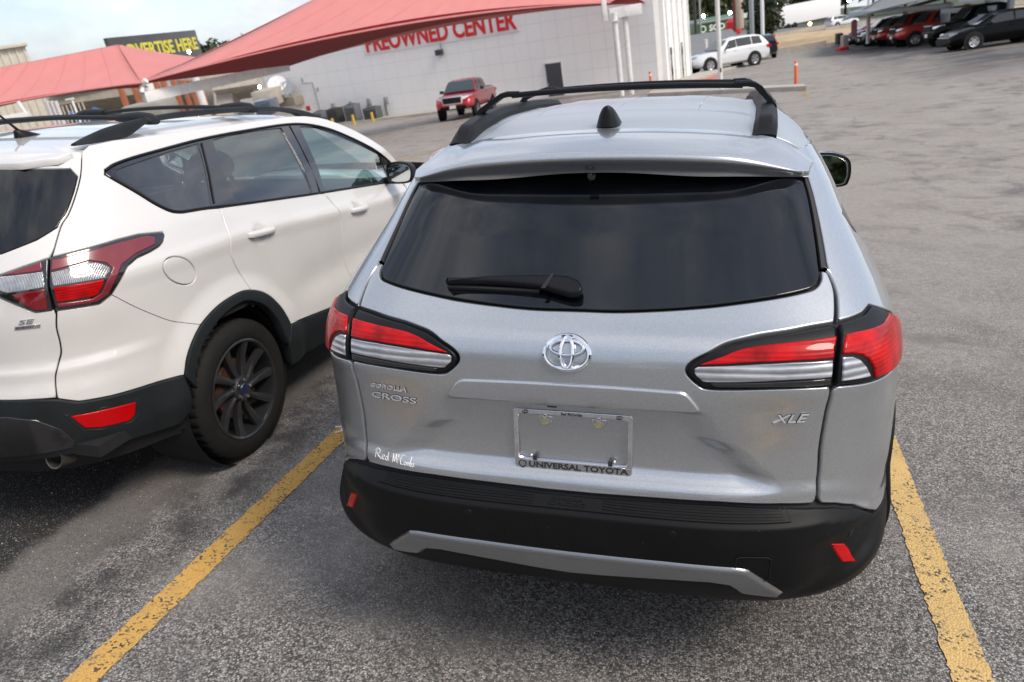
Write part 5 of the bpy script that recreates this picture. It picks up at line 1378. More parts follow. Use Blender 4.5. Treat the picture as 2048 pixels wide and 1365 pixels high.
# steel carrying the canopies
def beam(name, pts, r, label, cat='beam', mat_=trim_white, flat=1.0, group=None, sq=False):
    if sq:
        mb_ = MB()
        for a, b in zip(pts[:-1], pts[1:]):
            d = (b-a); M = frame((a+b)/2, d); mb_.box((a+b)/2, (d.length, r[0], r[1]), M.to_3x3().to_4x4())
        o = mb_.build(name, mat_, None, bevel=.01)
    else: o = MB().tube(pts, r, 10, True, flat).build(name, mat_)
    return tag(o, label, cat, group)
beam('canopy_beam', [at(283, 184, 24.6), at(577, 143, 31.4)], (.22, .34), 'white steel beam under the left end of the large red canopy', sq=True)
beam('canopy_strut', [at(583, 96, 31.3), at(578, 118, 31.4), at(574, 136, 31.4)], .05, 'short grey strut hanging from the eave above the beam end', 'strut')
beam('canopy_bracket', [at(292, 161, 24.4), at(283, 172, 24.5), at(284, 186, 24.5)], .09, 'white bracket joining the two red canopies', 'bracket')
beam('canopy_strut', [at(36, 204, 20.6), at(49, 224, 20.7), at(57, 240, 20.8)], .05, 'grey strut below the eave of the left red canopy', 'strut')
beam('canopy_beam', [at(-60, 252, 20.5), at(62, 235, 20.8)], (.18, .26), 'pinkish beam end left of the shark fin antenna', sq=True)
p0 = at(300, 300, 26.5)
# ------------------------------------------------------------------ background left: metal shed, overpass, posts, billboard
shed_m = mat('beige_corrugated_steel', (.56, .52, .43), .6, .1, noise=.08, nscale=2, dirt=.2)
def px_box(name, px0, py0, px1, py1, dep, thick, mat_, label, cat, group=None, bev=.02):
    """upright slab facing the lot; corners given on its front plane"""
    M = frame(at((px0+px1)/2, (py0+py1)/2, dep), cR0)
    a = ray_plane(px0, py0, M); b = ray_plane(px1, py1, M)
    o = MB().box(((a[0]+b[0])/2, thick/2, (a[1]+b[1])/2), (abs(b[0]-a[0]), thick, abs(b[1]-a[1]))).build(name, mat_, None, bevel=bev)
    o.matrix_world = M
    if label: tag(o, label, cat, group)
    return o
M = frame(at(20, 160, 46), Matrix.Rotation(math.radians(34), 3, 'Z') @ cR0)
a = ray_plane(-120, 92, M); b = ray_plane(49, 92, M); c = ray_plane(110, 262, M)
shed = empty('shed', mat=M); tag(shed, 'beige corrugated metal shed behind the left red canopy', 'shed')
MB().box(((a[0]+b[0])/2, 3, (b[1]+c[1])/2), (b[0]-a[0], 6, b[1]-c[1])).build('wall', shed_m, shed, smooth=False)
nrib = 15
for i in range(nrib):
    x = b[0]-.12-i*.42
    MB().box((x, -.03, (b[1]+c[1])/2), (.10, .07, b[1]-c[1])).build('rib', shed_m, shed, bevel=.012)
MB().box(((a[0]+b[0])/2, 2.9, b[1]+.08), (b[0]-a[0]+.3, 6.4, .2)).build('eave', shed_m, shed, bevel=.02)
e2 = ray_plane(109, 215, M)
annex = MB().box(((b[0]+e2[0])/2, 2.2, (e2[1]+c[1])/2), (e2[0]-b[0], 4.4, e2[1]-c[1])).build('annex', shed_m, shed, smooth=False)
for i in range(8):
    MB().box((b[0]+.25+i*.24, -.02, (e2[1]+c[1])/2), (.06, .05, e2[1]-c[1])).build('rib', shed_m, shed, smooth=False)
# billboard
M = frame(at(212, 73, 55), at(391, 63, 67.6)-at(212, 73, 55))
bb = empty('billboard', mat=M); tag(bb, 'dark brown billboard with yellow lettering beyond the red canopy', 'billboard')
p00 = ray_plane(212, 73, M); p01 = ray_plane(391, 63, M)
x0, x1, zt = p00[0], p01[0], (p00[1]+p01[1])/2
MB().box(((x0+x1)/2, .15, zt-1.75), (x1-x0, .3, 3.5)).build('board', mat('billboard_brown', (.055, .048, .042), .35, noise=.2, nscale=.4), bb, bevel=.03)
V, F = text_geo('ADVERTISE HERE', 1., .03); lo, hi = V.min(0), V.max(0)
V = (V-lo)/(hi-lo)*[(x1-x0)*.90, 1.05]+[x0+(x1-x0)*.07, zt-1.62]
v, f = solidify(V, F, lambda x, z, d: np.stack([x, 0*x-.005-d, z], -1), 0, .03)
obj('lettering', v, f, mat('sign_yellow', (.62, .56, .05), .4), bb, False)
MB().lathe([(0, 0), (.35, 0), (.35, -9), (0, -9)], 12, Matrix.Translation(((x0+x1)/2, .4, zt-3.4))).build('pole', lamp_grey, bb)
# overpass behind the canopies
ov = empty('overpass', at(240, 205, 72)); tag(ov, 'weathered concrete highway overpass seen under the red canopies', 'overpass')
oinv = -at(240, 205, 72)
def seg(name, pts, thick, mat_, parent):
    d = cF*thick
    q = [p+oinv for p in pts]; MB().prism(q, Vector(d)).build(name, mat_, parent, smooth=False)
seg('deck', [at(95, 214, 70), at(360, 176, 70), at(360, 160, 70), at(95, 184, 70)], 14, concrete_dark, ov)
seg('barrier', [at(95, 186, 69), at(560, 146, 72), at(560, 138, 72), at(95, 178, 69)], 1.0, concrete, ov)
seg('abutment', [at(95, 262, 74), at(245, 250, 74), at(235, 196, 74), at(95, 210, 74)], 4, concrete_dark, ov)
for i, (px, w) in enumerate(((405, 9), (452, 16), (520, 9))):
    seg('pier', [at(px-w, 262, 66), at(px+w, 258, 66), at(px+w-6, 150, 66), at(px-w-6, 152, 66)], 2.0, concrete, ov)
seg('crossbeam', [at(425, 182, 65), at(515, 168, 65), at(512, 140, 65), at(422, 152, 65)], 3.0, concrete, ov)
# rust coloured posts
for i, (px, lean) in enumerate(((262,5),(290,5),(310,5),(334,5),(350,5),(371,4),(390,4),(405,4),(420,4))):
    b = at(px+lean+4, 262, 52); h = (262-165)/FPX*52
    upright('steel_post', b, h, .16, rust_post, ('rust orange steel post, number %s from the left in the row under the red canopy' % ['one','two','three','four','five','six','seven','eight','nine'][i]), 'post', square=True, group='rust orange posts')
upright('pillar', at(328, 262, 50), 90/FPX*50, .30, trim_white, 'thick white pillar standing among the rust orange posts', 'pillar')
upright('pillar', at(424, 262, 50), 105/FPX*50, .24, trim_white, 'slim white pillar right of the rust orange posts', 'pillar')
# lit lamp standard and the blue tarpaulins
ls = upright('street_lamp', at(166, 258, 40), 58/FPX*40, .055, trim_white, 'short lamp post with a pale cross head above the white suv roof', 'street lamp')
MB().box((-.1, 0, 58/FPX*40), (.42, .16, .09)).build('lamp_head', trim_white, ls, bevel=.02)
blue = mat('blue_tarpaulin', (.05, .16, .42), .6, noise=.2, nscale=2)
for (q, lab) in (([(134,219),(152,229),(150,240),(135,240)], 'small blue tarpaulin left of the short lamp post'), ([(184,213),(211,221),(213,242),(181,240)], 'larger blue tarpaulin right of the short lamp post')):
    c = sum((at(px, py, 58) for px, py in q), Vector())/len(q)
    o = MB().prism([at(px, py, 58)-c for px, py in q], cF*2.0).build('tarpaulin', blue, None, bevel=.1); o.location = c; tag(o, lab, 'tarpaulin', 'blue tarpaulins')
for i, (px, lab) in enumerate(((109, 'left'), (118, 'middle'), (126, 'right'))):
    upright('gas_cylinder', at(px+3, 250, 44), 46/FPX*44, .12, mat('dusty_white_steel', (.6, .56, .54), .5) if i == 0 else MATS['dusty_white_steel'], 'white upright tank beside the shed, the %s one of three' % lab, 'tank', group='white tanks beside the shed')
# parked van roof behind the white suv
o = px_box('storage_tent', 235, 216, 330, 236, 48, 3, mat('olive_canvas', (.30, .29, .25), .8), 'olive grey tent roof behind the roof bars of the white suv', 'tent', bev=.35)
o = px_box('utility_shed', 500, 186, 548, 214, 47, 3, concrete, 'low pale shed roof beside the left corner of the white building', 'shed', bev=.1)
px_box('parked_van', 503, 204, 546, 232, 44, 2.2, mat('dark_blue_metal', (.04, .06, .10), .35, coat=1), 'dark blue parked vehicle at the corner of the white building', 'vehicle', bev=.25)

# ------------------------------------------------------------------ background right: bank, highway, trees
def strip_row(name, rows, mat_, kind='structure', label=None):
    v = []; n = len(rows[0])
    for r in rows: v += [at(*q) for q in r]
    o = obj(name, v, [(j*n+i, j*n+i+1, (j+1)*n+i+1, (j+1)*n+i) for j in range(len(rows)-1) for i in range(n-1)], mat_)
    if o.data.polygons[0].normal.z < 0: o.data.flip_normals()
    tag(o, kind=kind); return o
X3 = (1340, 1450, 1550, 1650, 1750, 1900, 2050, 2300)
def row(y1550, y1750, y2050, dep):
    return [(x, float(np.interp(x, (1340, 1550, 1750, 2050, 2300), (y1550+(y1550-y1750)*1.0, y1550, y1750, y2050, y2050-(y1750-y2050)*.8))), dep) for x in X3]
r0, r1, r2, r3, r4, r5 = row(123,98,62,52), row(110,87,50,60), row(99,76,38,68), row(86,62,24,82), row(72,50,10,98), row(55,37,-4,128)
strip_row('road', [r0, r1], road_grey); strip_row('verge', [r1, r2], tan_grass2); strip_row('bank', [r2, r3], tan_grass); strip_row('bank', [r3, r4], tan_grass2); strip_row('highway', [r4, r5], road_grey)
strip_row('hill', [r5, row(44,26,-16,160), row(30,10,-30,230)], mat('wooded_hill', (.05, .065, .03), .95, noise=.4, nscale=.08))
# low concrete walls along the bank
def wall_strip(name, r_, h, mat_, label):
    pts = [at(*q) for q in r_]; mb_ = MB()
    c = pts[3]
    for a, b in zip(pts[:-1], pts[1:]):
        d = b-a; M = frame((a+b)/2, d); mb_.box((a+b)/2+UP*h/2-c, (d.length+.05, .3, h), M.to_3x3().to_4x4())
    o = mb_.build(name, mat_, None, smooth=False); o.location = c
    return tag(o, label, 'wall')
wall_strip('retaining_wall', r1, .55, concrete, 'low pale retaining wall at the foot of the dry bank')
wall_strip('highway_barrier', r4, .45, concrete, 'pale concrete barrier along the near edge of the highway')

def leaf_mat(name, c0, c1):
    t = NT(name)
    oi = t.node('ShaderNodeNewGeometry'); n = t.noise(t.coord('Object'), .9, 4, .6)
    c = t.mix(t.ramp(oi.outputs['Random Per Island'], [(0., 0.), (1., 1.)]), c0, c1); c = t.mix(t.ramp(n, [(.35, 0.), (.65, .6)]), c, [x*.55 for x in c0])
    t.set(Base_Color=c, Roughness=.6, Transmission_Weight=0.); t.set(Subsurface_Weight=.0)
    return t.m
leaf_a = leaf_mat('olive_leaves', (.045, .062, .018), (.12, .135, .042)); leaf_b = leaf_mat('dark_leaves', (.018, .032, .012), (.055, .075, .028)); leaf_c = leaf_mat('mid_green_leaves', (.035, .058, .016), (.095, .12, .035))
bark = mat('bark', (.09, .065, .045), .95, noise=.3, nscale=6)
def tree(label, base, h, rx, rz, lm, seed, n=2200, leaf=.35, trunk=.3, group='trees along the highway', clear=.25):
    r = np.random.default_rng(seed); M = frame(base, cR0); root = empty('tree', mat=M); tag(root, label, 'tree', group)
    tips = []; mb_ = MB()
    mb_.tube([(0, 0, -.6), (.03*h*.2, 0, h*.3), (.02*h, .02*h, h*.62)], [trunk, trunk*.75, trunk*.3], 8)
    for k in range(7):
        a = r.uniform(0, 2*PI); z0 = h*r.uniform(.25, .5); e = Vector((math.cos(a)*rx*.6, math.sin(a)*rx*.6, z0+h*r.uniform(.15, .35)))
        mb_.tube([(0, 0, z0), tuple(Vector((0, 0, z0)).lerp(e, .5)+Vector((0, 0, .04*h))), tuple(e)], [trunk*.4, trunk*.25, trunk*.08], 6)
    mb_.build('trunk', bark, root)
    cl = []
    for k in range(26):
        d = r.normal(size=3); d /= np.linalg.norm(d); q = r.uniform(.35, .92)
        cl.append((d*[rx*q, rx*q, rz*q]+[0, 0, h-rz], r.uniform(.26, .46)*min(rx, rz)))
    V = []; F = []
    for i in range(n):
        c, s_ = cl[r.integers(len(cl))]; d = r.normal(size=3); d /= np.linalg.norm(d); p = c+d*s_*r.uniform(.6, 1.05)
        if p[2] < h*clear*.8: continue
        a = r.normal(size=3); a /= np.linalg.norm(a); b = np.cross(a, r.normal(size=3)); b /= np.linalg.norm(b); L = leaf*r.uniform(.6, 1.3)
        k = len(V); V += [p-a*L, p+b*L*.45, p+a*L, p-b*L*.45]; F.append((k, k+1, k+2, k+3))
    obj('crown', V, F, lm, root, False); return root
tl = [(1362,70,120,8.5,4.8,leaf_c,'green tree just right of the white building corner'),(1402,66,125,8.8,5.0,leaf_c,'broad green tree behind the green fascia sign'),(1440,60,128,11.,5.2,leaf_a,'olive green tree behind the tall white post'),
      (1478,58,135,13.,5.6,leaf_a,'tall olive tree behind the dark red pole'),(1528,52,140,13.5,5.8,leaf_c,'tall green tree rising behind the round dark tree'),(1580,46,142,12.5,5.6,leaf_a,'olive tree above the left end of the white trailer'),
      (1628,40,142,13.,5.8,leaf_a,'olive tree above the middle of the white trailer'),(1690,34,145,12.,5.6,leaf_c,'green tree above the right end of the white trailer'),(1745,26,140,12.,5.6,leaf_a,'olive tree behind the thin white post by the grey canopy'),
      (1810,20,140,12.,5.8,leaf_c,'green tree above the parked red pickup'),(1890,8,135,12.,5.8,leaf_a,'olive tree above the row of grey canopies')]
for i, (px, py, dep, h, rx, lm, lab) in enumerate(tl):
    tree(lab, at(px, py, dep), h, rx, h*.42, lm, 40+i, 2000, .55, .28)
tree('round dark green tree left of the white trailer', at(1530, 100, 68), 4.9, 2.0, 2.2, leaf_b, 77, 4200, .20, .16, 'trees along the highway', .12)
tl2 = [(225,232,95,7.,4.0,leaf_b,'dark tree under the overpass left of the rust orange posts'),(300,228,92,7.5,4.4,leaf_b,'dark green tree behind the rust orange posts on the left'),(365,222,92,8.,4.4,leaf_b,'dark green tree behind the middle of the rust orange posts'),(400,215,95,8.,4.2,leaf_b,'dark green tree behind the slim white pillar'),
       (470,212,92,7.5,3.6,leaf_c,'green tree seen between the overpass piers'),(515,205,90,7.5,3.4,leaf_c,'green tree at the left edge of the white building')]
for i, (px, py, dep, h, rx, lm, lab) in enumerate(tl2):
    tree(lab, at(px, py, dep), h, rx, h*.42, lm, 140+i, 1800, .5, .25, 'trees beyond the overpass')

# poles
for (px, pt, pb, dep, r, m_, lab) in ((1393,-40,88,75,.14,ridge_black,'dark wooden utility pole above the green fascia'), (1402,-40,62,78,.09,lamp_grey,'thin grey pole beside the utility pole'), (1470,-40,64,66,.13,mat('dark_red_steel', (.13, .03, .025), .5),'dark red pole behind the round red tank'),
                                (1478,-40,46,70,.42,mat('beige_sign_column', (.50, .43, .34), .7),'broad beige sign column beside the dark red pole'), (1505,-40,98,58,.17,lamp_grey,'grey steel pole in front of the dark tree, left one'), (1526,-40,100,55,.13,sign_white,'white steel pole in front of the dark tree, right one'),
                                (1736,-60,72,50,.12,sign_white,'thin white post at the end of the grey canopies')):
    upright('pole', at(px, pb, dep), (pb-pt)/FPX*dep, r, m_, lab, 'pole')
# overhead wires
for (a, b, lab) in (((1340,8,70),(1396,-6,75),'upper overhead wire left of the utility pole'), ((1340,22,70),(1396,2,75),'lower overhead wire left of the utility pole')):
    A, B2 = at(*a), at(*b); beam('wire', [A, (A+B2)/2-UP*.15, B2], .02, lab, 'wire', ridge_black)
# fascia with the green sign
gf = px_box('shop_fascia', 1396, 46, 1478, 62, 84, 5, mat('fascia_green', (.02, .14, .055), .4), 'green shop fascia with white letters above the grey canopy', 'sign')
gf.matrix_world = frame(at(1437, 52, 84), cR0+cU0*.0)
V, F = text_geo('SCO', 1., .03); lo, hi = V.min(0), V.max(0); V = (V-lo)/(hi-lo)*[1.75, .68]+[-1.05, -.42]
v, f = solidify(V, F, lambda x, z, d: np.stack([x, 0*x-d, z], -1), .0, .06); obj('lettering', v, f, sign_white, gf, False)
MB().tube([(-1.75+.28*math.cos(t), -.05, -.1+.32*math.sin(t)) for t in np.linspace(0, 2*PI, 25)], .07, 6, False).build('logo_ring', sign_white, gf)
MB().box((0, 2.4, .62), (4.9, 5.2, .22)).build('roof_edge', lamp_grey, gf, bevel=.03)
tk = MB().lathe([(0, .75), (.5, .72), (.72, .5), (.75, 0), (.72, -.5), (.5, -.72), (0, -.75)], 24).build('tank', sign_red); tk.matrix_world = frame(at(1467, 55, 72), cR0); tag(tk, 'round red tank below the beige sign column', 'tank')
sail = MB().prism([Vector((0, 0, 0)), Vector((.9, 0, 0)), Vector((.85, 0, 1.0)), Vector((.55, 0, .75))], (0, .08, 0)).build('feather_flag', sign_white, None, smooth=False); sail.matrix_world = frame(at(1362, 73, 74), cR0); tag(sail, 'white curved flag above the grey canopy behind the building corner', 'flag')
# small grey canopy behind the silver-white car
canopy('small grey hip canopy behind the white suv in the lot', at(1338, 118, 54), at(1512, 100, 54), at(1505, 88, 62), at(1345, 92, 62), at(1375, 72, 58), at(1462, 58, 58), grey_fabric, grey_fabric, -.06, 'grey shade canopies')
upright('canopy_post', at(1413, 112, 53), 1.1, .12, trim_white, 'short white post below the small grey canopy', 'post')
# the long grey canopies on the right
canopy('long grey canopy over the parked pickups', at(1684, 41, 46), at(2110, -55, 31), at(2150, -52, 44), at(1712, 20, 58), at(1775, -10, 50), at(2120, -95, 38), grey_fabric, grey_fabric, -.12, 'grey shade canopies')
canopy('further grey canopy reaching out of the picture at the upper right', at(1805, 20, 52), at(2160, -62, 40), at(2180, -66, 56), at(1830, 4, 64), at(1868, -22, 58), at(2170, -105, 48), grey_fabric, grey_fabric, -.1, 'grey shade canopies')
steel_blue = mat('pale_blue_grey_steel', (.42, .46, .52), .4, .1, noise=.08)
for (a, b, s, lab) in (((1700,40,46),(1905,-4,40),.22,'pale steel beam under the long grey canopy, the upper one'), ((1790,27,46),(1905,6,41),.22,'pale steel beam behind the red pickup roof'), ((1885,30,40),(1990,8,37),.24,'pale steel beam above the black pickup bonnet'), ((1920,10,36),(2080,-26,33),.26,'pale steel beam crossing the top right corner')):
    beam('canopy_beam', [at(*a), at(*b)], (s, s), lab, mat_=steel_blue, sq=True, group='steel beams of the grey canopies')
for (px, pt, pb, dep, r, lab) in ((1887,10,48,42,.16,'pale steel post left of the black pickup windscreen'), (1894,8,50,42,.10,'slim white post left of the black pickup windscreen'), (1978,2,40,39,.20,'broad white post above the black pickup roof'), (1987,0,40,39,.13,'grey post right of the broad white one'), (2019,-8,30,37,.12,'grey post at the upper right corner'), (1930,12,60,44,.12,'grey post behind the black pickup bonnet')):
    upright('canopy_post', at(px, pb, dep), (pb-pt)/FPX*dep, r, trim_white if 'white' in lab else steel_blue, lab, 'post', square=True, group='posts of the grey canopies')
# small things by the bank
px_box('bin', 1676, 68, 1686, 88, 52, .5, ac_dark, 'dark square bin at the foot of the dry bank', 'bin')
px_box('pedestal', 1687, 72, 1697, 100, 51, .5, concrete, 'pale concrete pedestal beside the dark bin', 'pedestal')
o = px_box('hydrant_guard', 1680, 97, 1698, 102, 50.5, .7, sign_red, 'low red guard in front of the pale pedestal', 'guard')
fl = px_box('banner', 1703, 43, 1714, 73, 49, .03, mat('banner_red_white', (.62, .28, .30), .6, noise=.5, nscale=9), 'leaning red and white banner left of the parked cars', 'banner', bev=0)
fl = px_box('banner', 1806, 26, 1815, 42, 50, .03, MATS['banner_red_white'], 'small red and white banner above the parked red pickup', 'banner', bev=0)
hs = px_box('warning_sign', 1543, 74, 1551, 83, 60, .05, mat('sign_amber', (.75, .42, .03), .5), 'small amber sign with a red top at the roadside', 'sign', bev=0)
MB().box((0, -.02, .25), (.2, .08, .2)).build('red_top', sign_red, hs, smooth=False); MB().tube([(0, .02, -.3), (0, .02, -1.3)], .03, 6).build('stake', lamp_grey, hs)
# lamps that are lit in the distance
def glow(name, c, s):
    t = NT(name); t.n.remove(t.b); e = t.node('ShaderNodeEmission', {'Color': (*c, 1), 'Strength': s}); t.l.new(e.outputs[0], t.out.inputs['Surface']); return t.m
lamp_on = glow('lit_lamp', (1, .95, .85), 26); lamp_am = glow('amber_lamp', (1, .6, .18), 14)
for (px, py, dep, on, lab) in ((1372,39,90,1,'lit lamp on a thin mast nearest the white building corner'), (1407,32,92,1,'lit lamp on a thin mast above the green fascia'), (1460,26,90,1,'lit lamp on a thin mast left of the dark red pole'), (1553,8,100,1,'lit lamp on a thin mast above the round dark tree'), (1698,1,110,1,'lit lamp on a thin mast at the right end of the trailer'), (1620,48,96,0,'amber lit lamp in front of the white trailer'), (519,174,60,1,'lit lamp on a thin mast at the left end of the white building'), (378,104,58,1,'lit lamp at the lower right corner of the billboard')):
    r = .19*dep/90
    o = MB().tube([(0, 0, -.1), (0, 0, -4.2)], .04, 6).build('street_lamp', lamp_grey); o.matrix_world = frame(at(px, py, dep), cR0); tag(o, lab, 'street lamp', 'lit lamps in the distance')
    MB().lathe([(0, r), (r*.7, r*.7), (r, 0), (r*.7, -r*.7), (0, -r)], 12).build('lamp_globe', lamp_on if on else lamp_am, o)
# white trailer on the highway
M = frame(at(1560, 57, 118), at(1706, 38, 122)-at(1560, 57, 118)); tr_ = empty('trailer', mat=M); tag(tr_, 'long white box trailer on the highway', 'trailer')
MB().box((5.9, 1.3, 1.60), (11.8, 2.5, 2.75)).build('box_body', sign_white, tr_, bevel=.05)
for k, x in enumerate((1.6, 2.9)):
    MB().lathe([(0, 0), (.3, 0), (.5, -.02), (.5, -.3), (0, -.3)], 18, Matrix.Translation((x, .02, -.05)) @ Matrix.Rotation(PI/2, 4, 'X')).build('wheel', tyre_rubber, tr_)
MB().box((5.9, 1.3, .16), (11.4, 1.0, .14)).build('chassis', ridge_black, tr_, smooth=False)

# trees across the street behind the photographer (they stand in the mirrors and the paint)
for i, (x, y, h) in enumerate(((-24,-20,7.5),(-15,-23,8.),(-6,-21,7.),(3,-24,8.5),(12,-21,7.5),(21,-22,8.),(30,-16,7.5))):
    tree('%s tree from the left in the row behind the parking bays' % ['first','second','third','fourth','fifth','sixth','seventh'][i], Vector((x, y, 0)), h, 4.6, h*.44, leaf_c if i % 2 else leaf_a, 300+i, 1500, .6, .25, 'trees behind the parking bays', .1)

# loose grit on the bays nearest the camera
gv = []; gf = []; r = np.random.default_rng(5)
for i in range(2600):
    x, y = r.uniform(-3.2, 2.6), r.uniform(-1.6, 3.0); s_ = r.uniform(.0012, .0034); k = len(gv); a = r.uniform(0, PI)
    if r.random() < .3: x, y = -1.9+.5*r.normal(), .2+.6*r.normal()
    pts = [(math.cos(a+q)*s_*r.uniform(.7, 1.3), math.sin(a+q)*s_*r.uniform(.7, 1.3)) for q in (0, 1.6, 3.1, 4.7)]
    gv += [(x+px, y+py, .0) for px, py in pts]+[(x+px*.6, y+py*.6, s_*1.1) for px, py in pts]
    gf += [(k, k+1, k+5, k+4), (k+1, k+2, k+6, k+5), (k+2, k+3, k+7, k+6), (k+3, k, k+4, k+7), (k+4, k+5, k+6, k+7)]
def grit_mat():
    t = NT('grit'); g = t.node('ShaderNodeNewGeometry')
    t.set(Base_Color=t.ramp(g.outputs['Random Per Island'], [(0., (.10, .09, .08)), (.5, (.34, .31, .27)), (.85, (.55, .52, .47)), (1., (.42, .24, .12))]), Roughness=.9); return t.m
tag(obj('grit', gv, gf, grit_mat(), None, False), 'loose pale grit scattered over the near bays', 'grit', kind='stuff')
# ------------------------------------------------------------------ the other vehicles
glass_far = mat('dark_car_glass', (.012, .016, .018), .03, coat=.5)
glass_teal = mat('teal_windscreen', (.02, .06, .075), .05, coat=.5)
head_m = mat('headlamp', (.75, .76, .78), .12, .4, coat=1)
def far_car(label, cat, base, heading, col, spec, group=None, wm=None, up=NG, name='car', seat=True):
    """base: ground point under the middle of the front axle; heading: where the nose points"""
    z = up.normalized(); y = (Vector(heading)-z*Vector(heading).dot(z)).normalized(); x = y.cross(z)
    M = Matrix.Identity(4)
    for i in range(3): M[i][0], M[i][1], M[i][2], M[i][3] = x[i], y[i], z[i], base[i]
    if base[1] < 75 and seat: M[2][3] = float(ground_h(base[0], base[1]))
    root = empty(name, mat=M); tag(root, label, cat, group)
    s = spec; hw = s['w']/2; fo, wb, ro = s['fo'], s['wb'], s['ro']          # overhangs and wheelbase
    y0, y1 = -wb-ro, fo; belt = s['belt']; r = s['r']
    top = s['top']                                                          # deck line (y, z): bonnet, belt, tail
    ty = [p[0] for p in top]; tz = [p[1] for p in top]
    st = np.linspace(y0, y1, 41); rings = []
    for yy in st:
        t = (yy-y0)/(y1-y0)
        e = max(0, 1-abs(yy-y1)/.55); e2 = max(0, 1-abs(yy-y0)/.40)
        w = hw*(1-s.get('nose', .17)*e**2.2-.10*e2**2.4); zt = float(np.interp(yy, ty, tz)); zb = s['zb']+.10*e**2+.12*e2**2
        zm = zb+(zt-zb)*.62
        half = [(0, zb), (w*.82, zb), (w*.96, zb+.10), (w, zb+(zt-zb)*.38), (w*.985, zm), (w*.955, zt-.06), (w*.87, zt-.008), (w*.45, zt+.022), (0, zt+.03)]
        rings.append([(a, yy, b) for a, b in half]+[(-a, yy, b) for a, b in half[-2:0:-1]])
    body = MB().loft(rings[::-1]).build('body', col, root, sharp=42)
    # greenhouse
    g = s['roof']                                                           # (y, z) from cowl over the roof to the rear
    gy = [p[0] for p in g]; gz = [p[1] for p in g]; rings = []
    N = 34; ts = np.linspace(0, 1, N); yy_ = np.interp(ts, np.linspace(0, 1, len(gy)), gy); zz_ = np.interp(ts, np.linspace(0, 1, len(gy)), gz)
    zr = max(gz)
    for yy, zz in zip(yy_, zz_):
        zt0 = float(np.interp(yy, ty, tz))-.03; k = (zz-zt0)/max(.1, zr-zt0); wt = hw*(.88-.17*k); wbm = hw*.90
        rings.append([(-wbm, yy, zt0), (-wt, yy, zz-.05*k), (-wt*.86, yy, zz-.005), (0, yy, zz+.02*k), (wt*.86, yy, zz-.005), (wt, yy, zz-.05*k), (wbm, yy, zt0)])
    MB().loft(rings, False, False).build('roof', col if not s.get('black_roof') else gloss_black, root, sharp=38)
    wz = lambda yy, f: (lambda zt0, zz: (hw*(.90-.01)-(hw*.17+.0)*f*((zz-zt0)/max(.1, zr-zt0))*1.0, zt0+(zz-zt0)*f))(float(np.interp(yy, ty, tz))-.03, float(np.interp(-yy, [-v_ for v_ in gy], gz)))
    for sg in (1, -1):
        for (ya, yb_, yc, yd) in s['win']:                                  # bottom rear, bottom front, top front, top rear
            P = []
            for yy, f in ((ya, .16), (yb_, .16), (yc, .86), (yd, .86)):
                a, b = wz(yy, f); P.append(Vector((sg*(a+.004), yy, b)))
            MB().prism(P, (sg*.012, 0, 0)).build('side_window', glass_far, root, smooth=False)
        for ax in (0, -wb):
            Mx = Matrix.Translation((sg*(hw-.005), ax, r)) @ Matrix.Rotation(PI/2*sg, 4, 'Y')
            MB().lathe([(0, .012), (r+.075, .012), (r+.085, -.06), (0, -.06)], 28, Mx).build('wheel_arch', s.get('arch', under_black), root)
            w_ = MB().lathe([(r*.62, .026), (r*.9, .030), (r, .01), (r, -.2), (0, -.2)], 28, Mx).build('wheel', tyre_rubber, root)
            rim = MB().lathe([(0, .028), (r*.2, .030), (r*.6, .022), (r*.64, .030), (r*.66, .0)], 24, Mx).build('rim', wm or wheel_silver, w_)
            for k in range(5):
                a = 2*PI*k/5; MB().box(tuple(Mx @ Vector((r*.42*math.cos(a), r*.42*math.sin(a), .034))), (.012, r*.17, r*.17)).build('rim_gap', under_black, w_, smooth=False)
        # head and tail lamps, mirror
        zt = float(np.interp(y1-.25, ty, tz)); hz = s.get('hz', zt-.10)
        hl = MB().hexa([(sg*(hw*.48), y1-.03, hz-.07), (sg*(hw*.80), y1-.20, hz-.07), (sg*(hw*.93), y1-.46, hz-.02), (sg*(hw*.50), y1-.3, hz-.07),
                        (sg*(hw*.50), y1-.05, hz+.06), (sg*(hw*.79), y1-.21, hz+.08), (sg*(hw*.92), y1-.5, hz+.09), (sg*(hw*.5), y1-.3, hz+.06)]).build('headlight', s.get('head', head_m), root, bevel=.02)
        MB().box((sg*hw*.86, y0+.10, s.get('tz', belt-.12)), (hw*.22, .30, .16)).build('tail_light', red_plain, root, bevel=.03)
        MB().box((sg*(hw+.09), s['roof'][0][0]-.55, belt+.08), (.20, .12, .15)).build('side_mirror', s.get('mir', gloss_black), root, bevel=.03)
        for (ya, yb_, yc, yd) in s['win'][:2]:
            MB().box((sg*(hw*.985), ya+.12, belt-.12), (.03, .16, .03)).build('door_handle', col, root, bevel=.008)
            zt = float(np.interp(ya, ty, tz))
    # windscreen and back glass
    a, b = s['roof'][0], s['roof'][1]; k0, k1 = .10, .92
    p0 = (a[0]+(b[0]-a[0])*k0, a[1]+(b[1]-a[1])*k0); p1 = (a[0]+(b[0]-a[0])*k1, a[1]+(b[1]-a[1])*k1)
    MB().prism([Vector((-hw*.82, p0[0]+.03, p0[1]+.02)), Vector((hw*.82, p0[0]+.03, p0[1]+.02)), Vector((hw*.64, p1[0]+.02, p1[1]+.03)), Vector((-hw*.64, p1[0]+.02, p1[1]+.03))], (0, .015, .015)).build('windscreen', s.get('ws', glass_far), root, smooth=False)
    a, b = s['roof'][-1], s['roof'][-2]
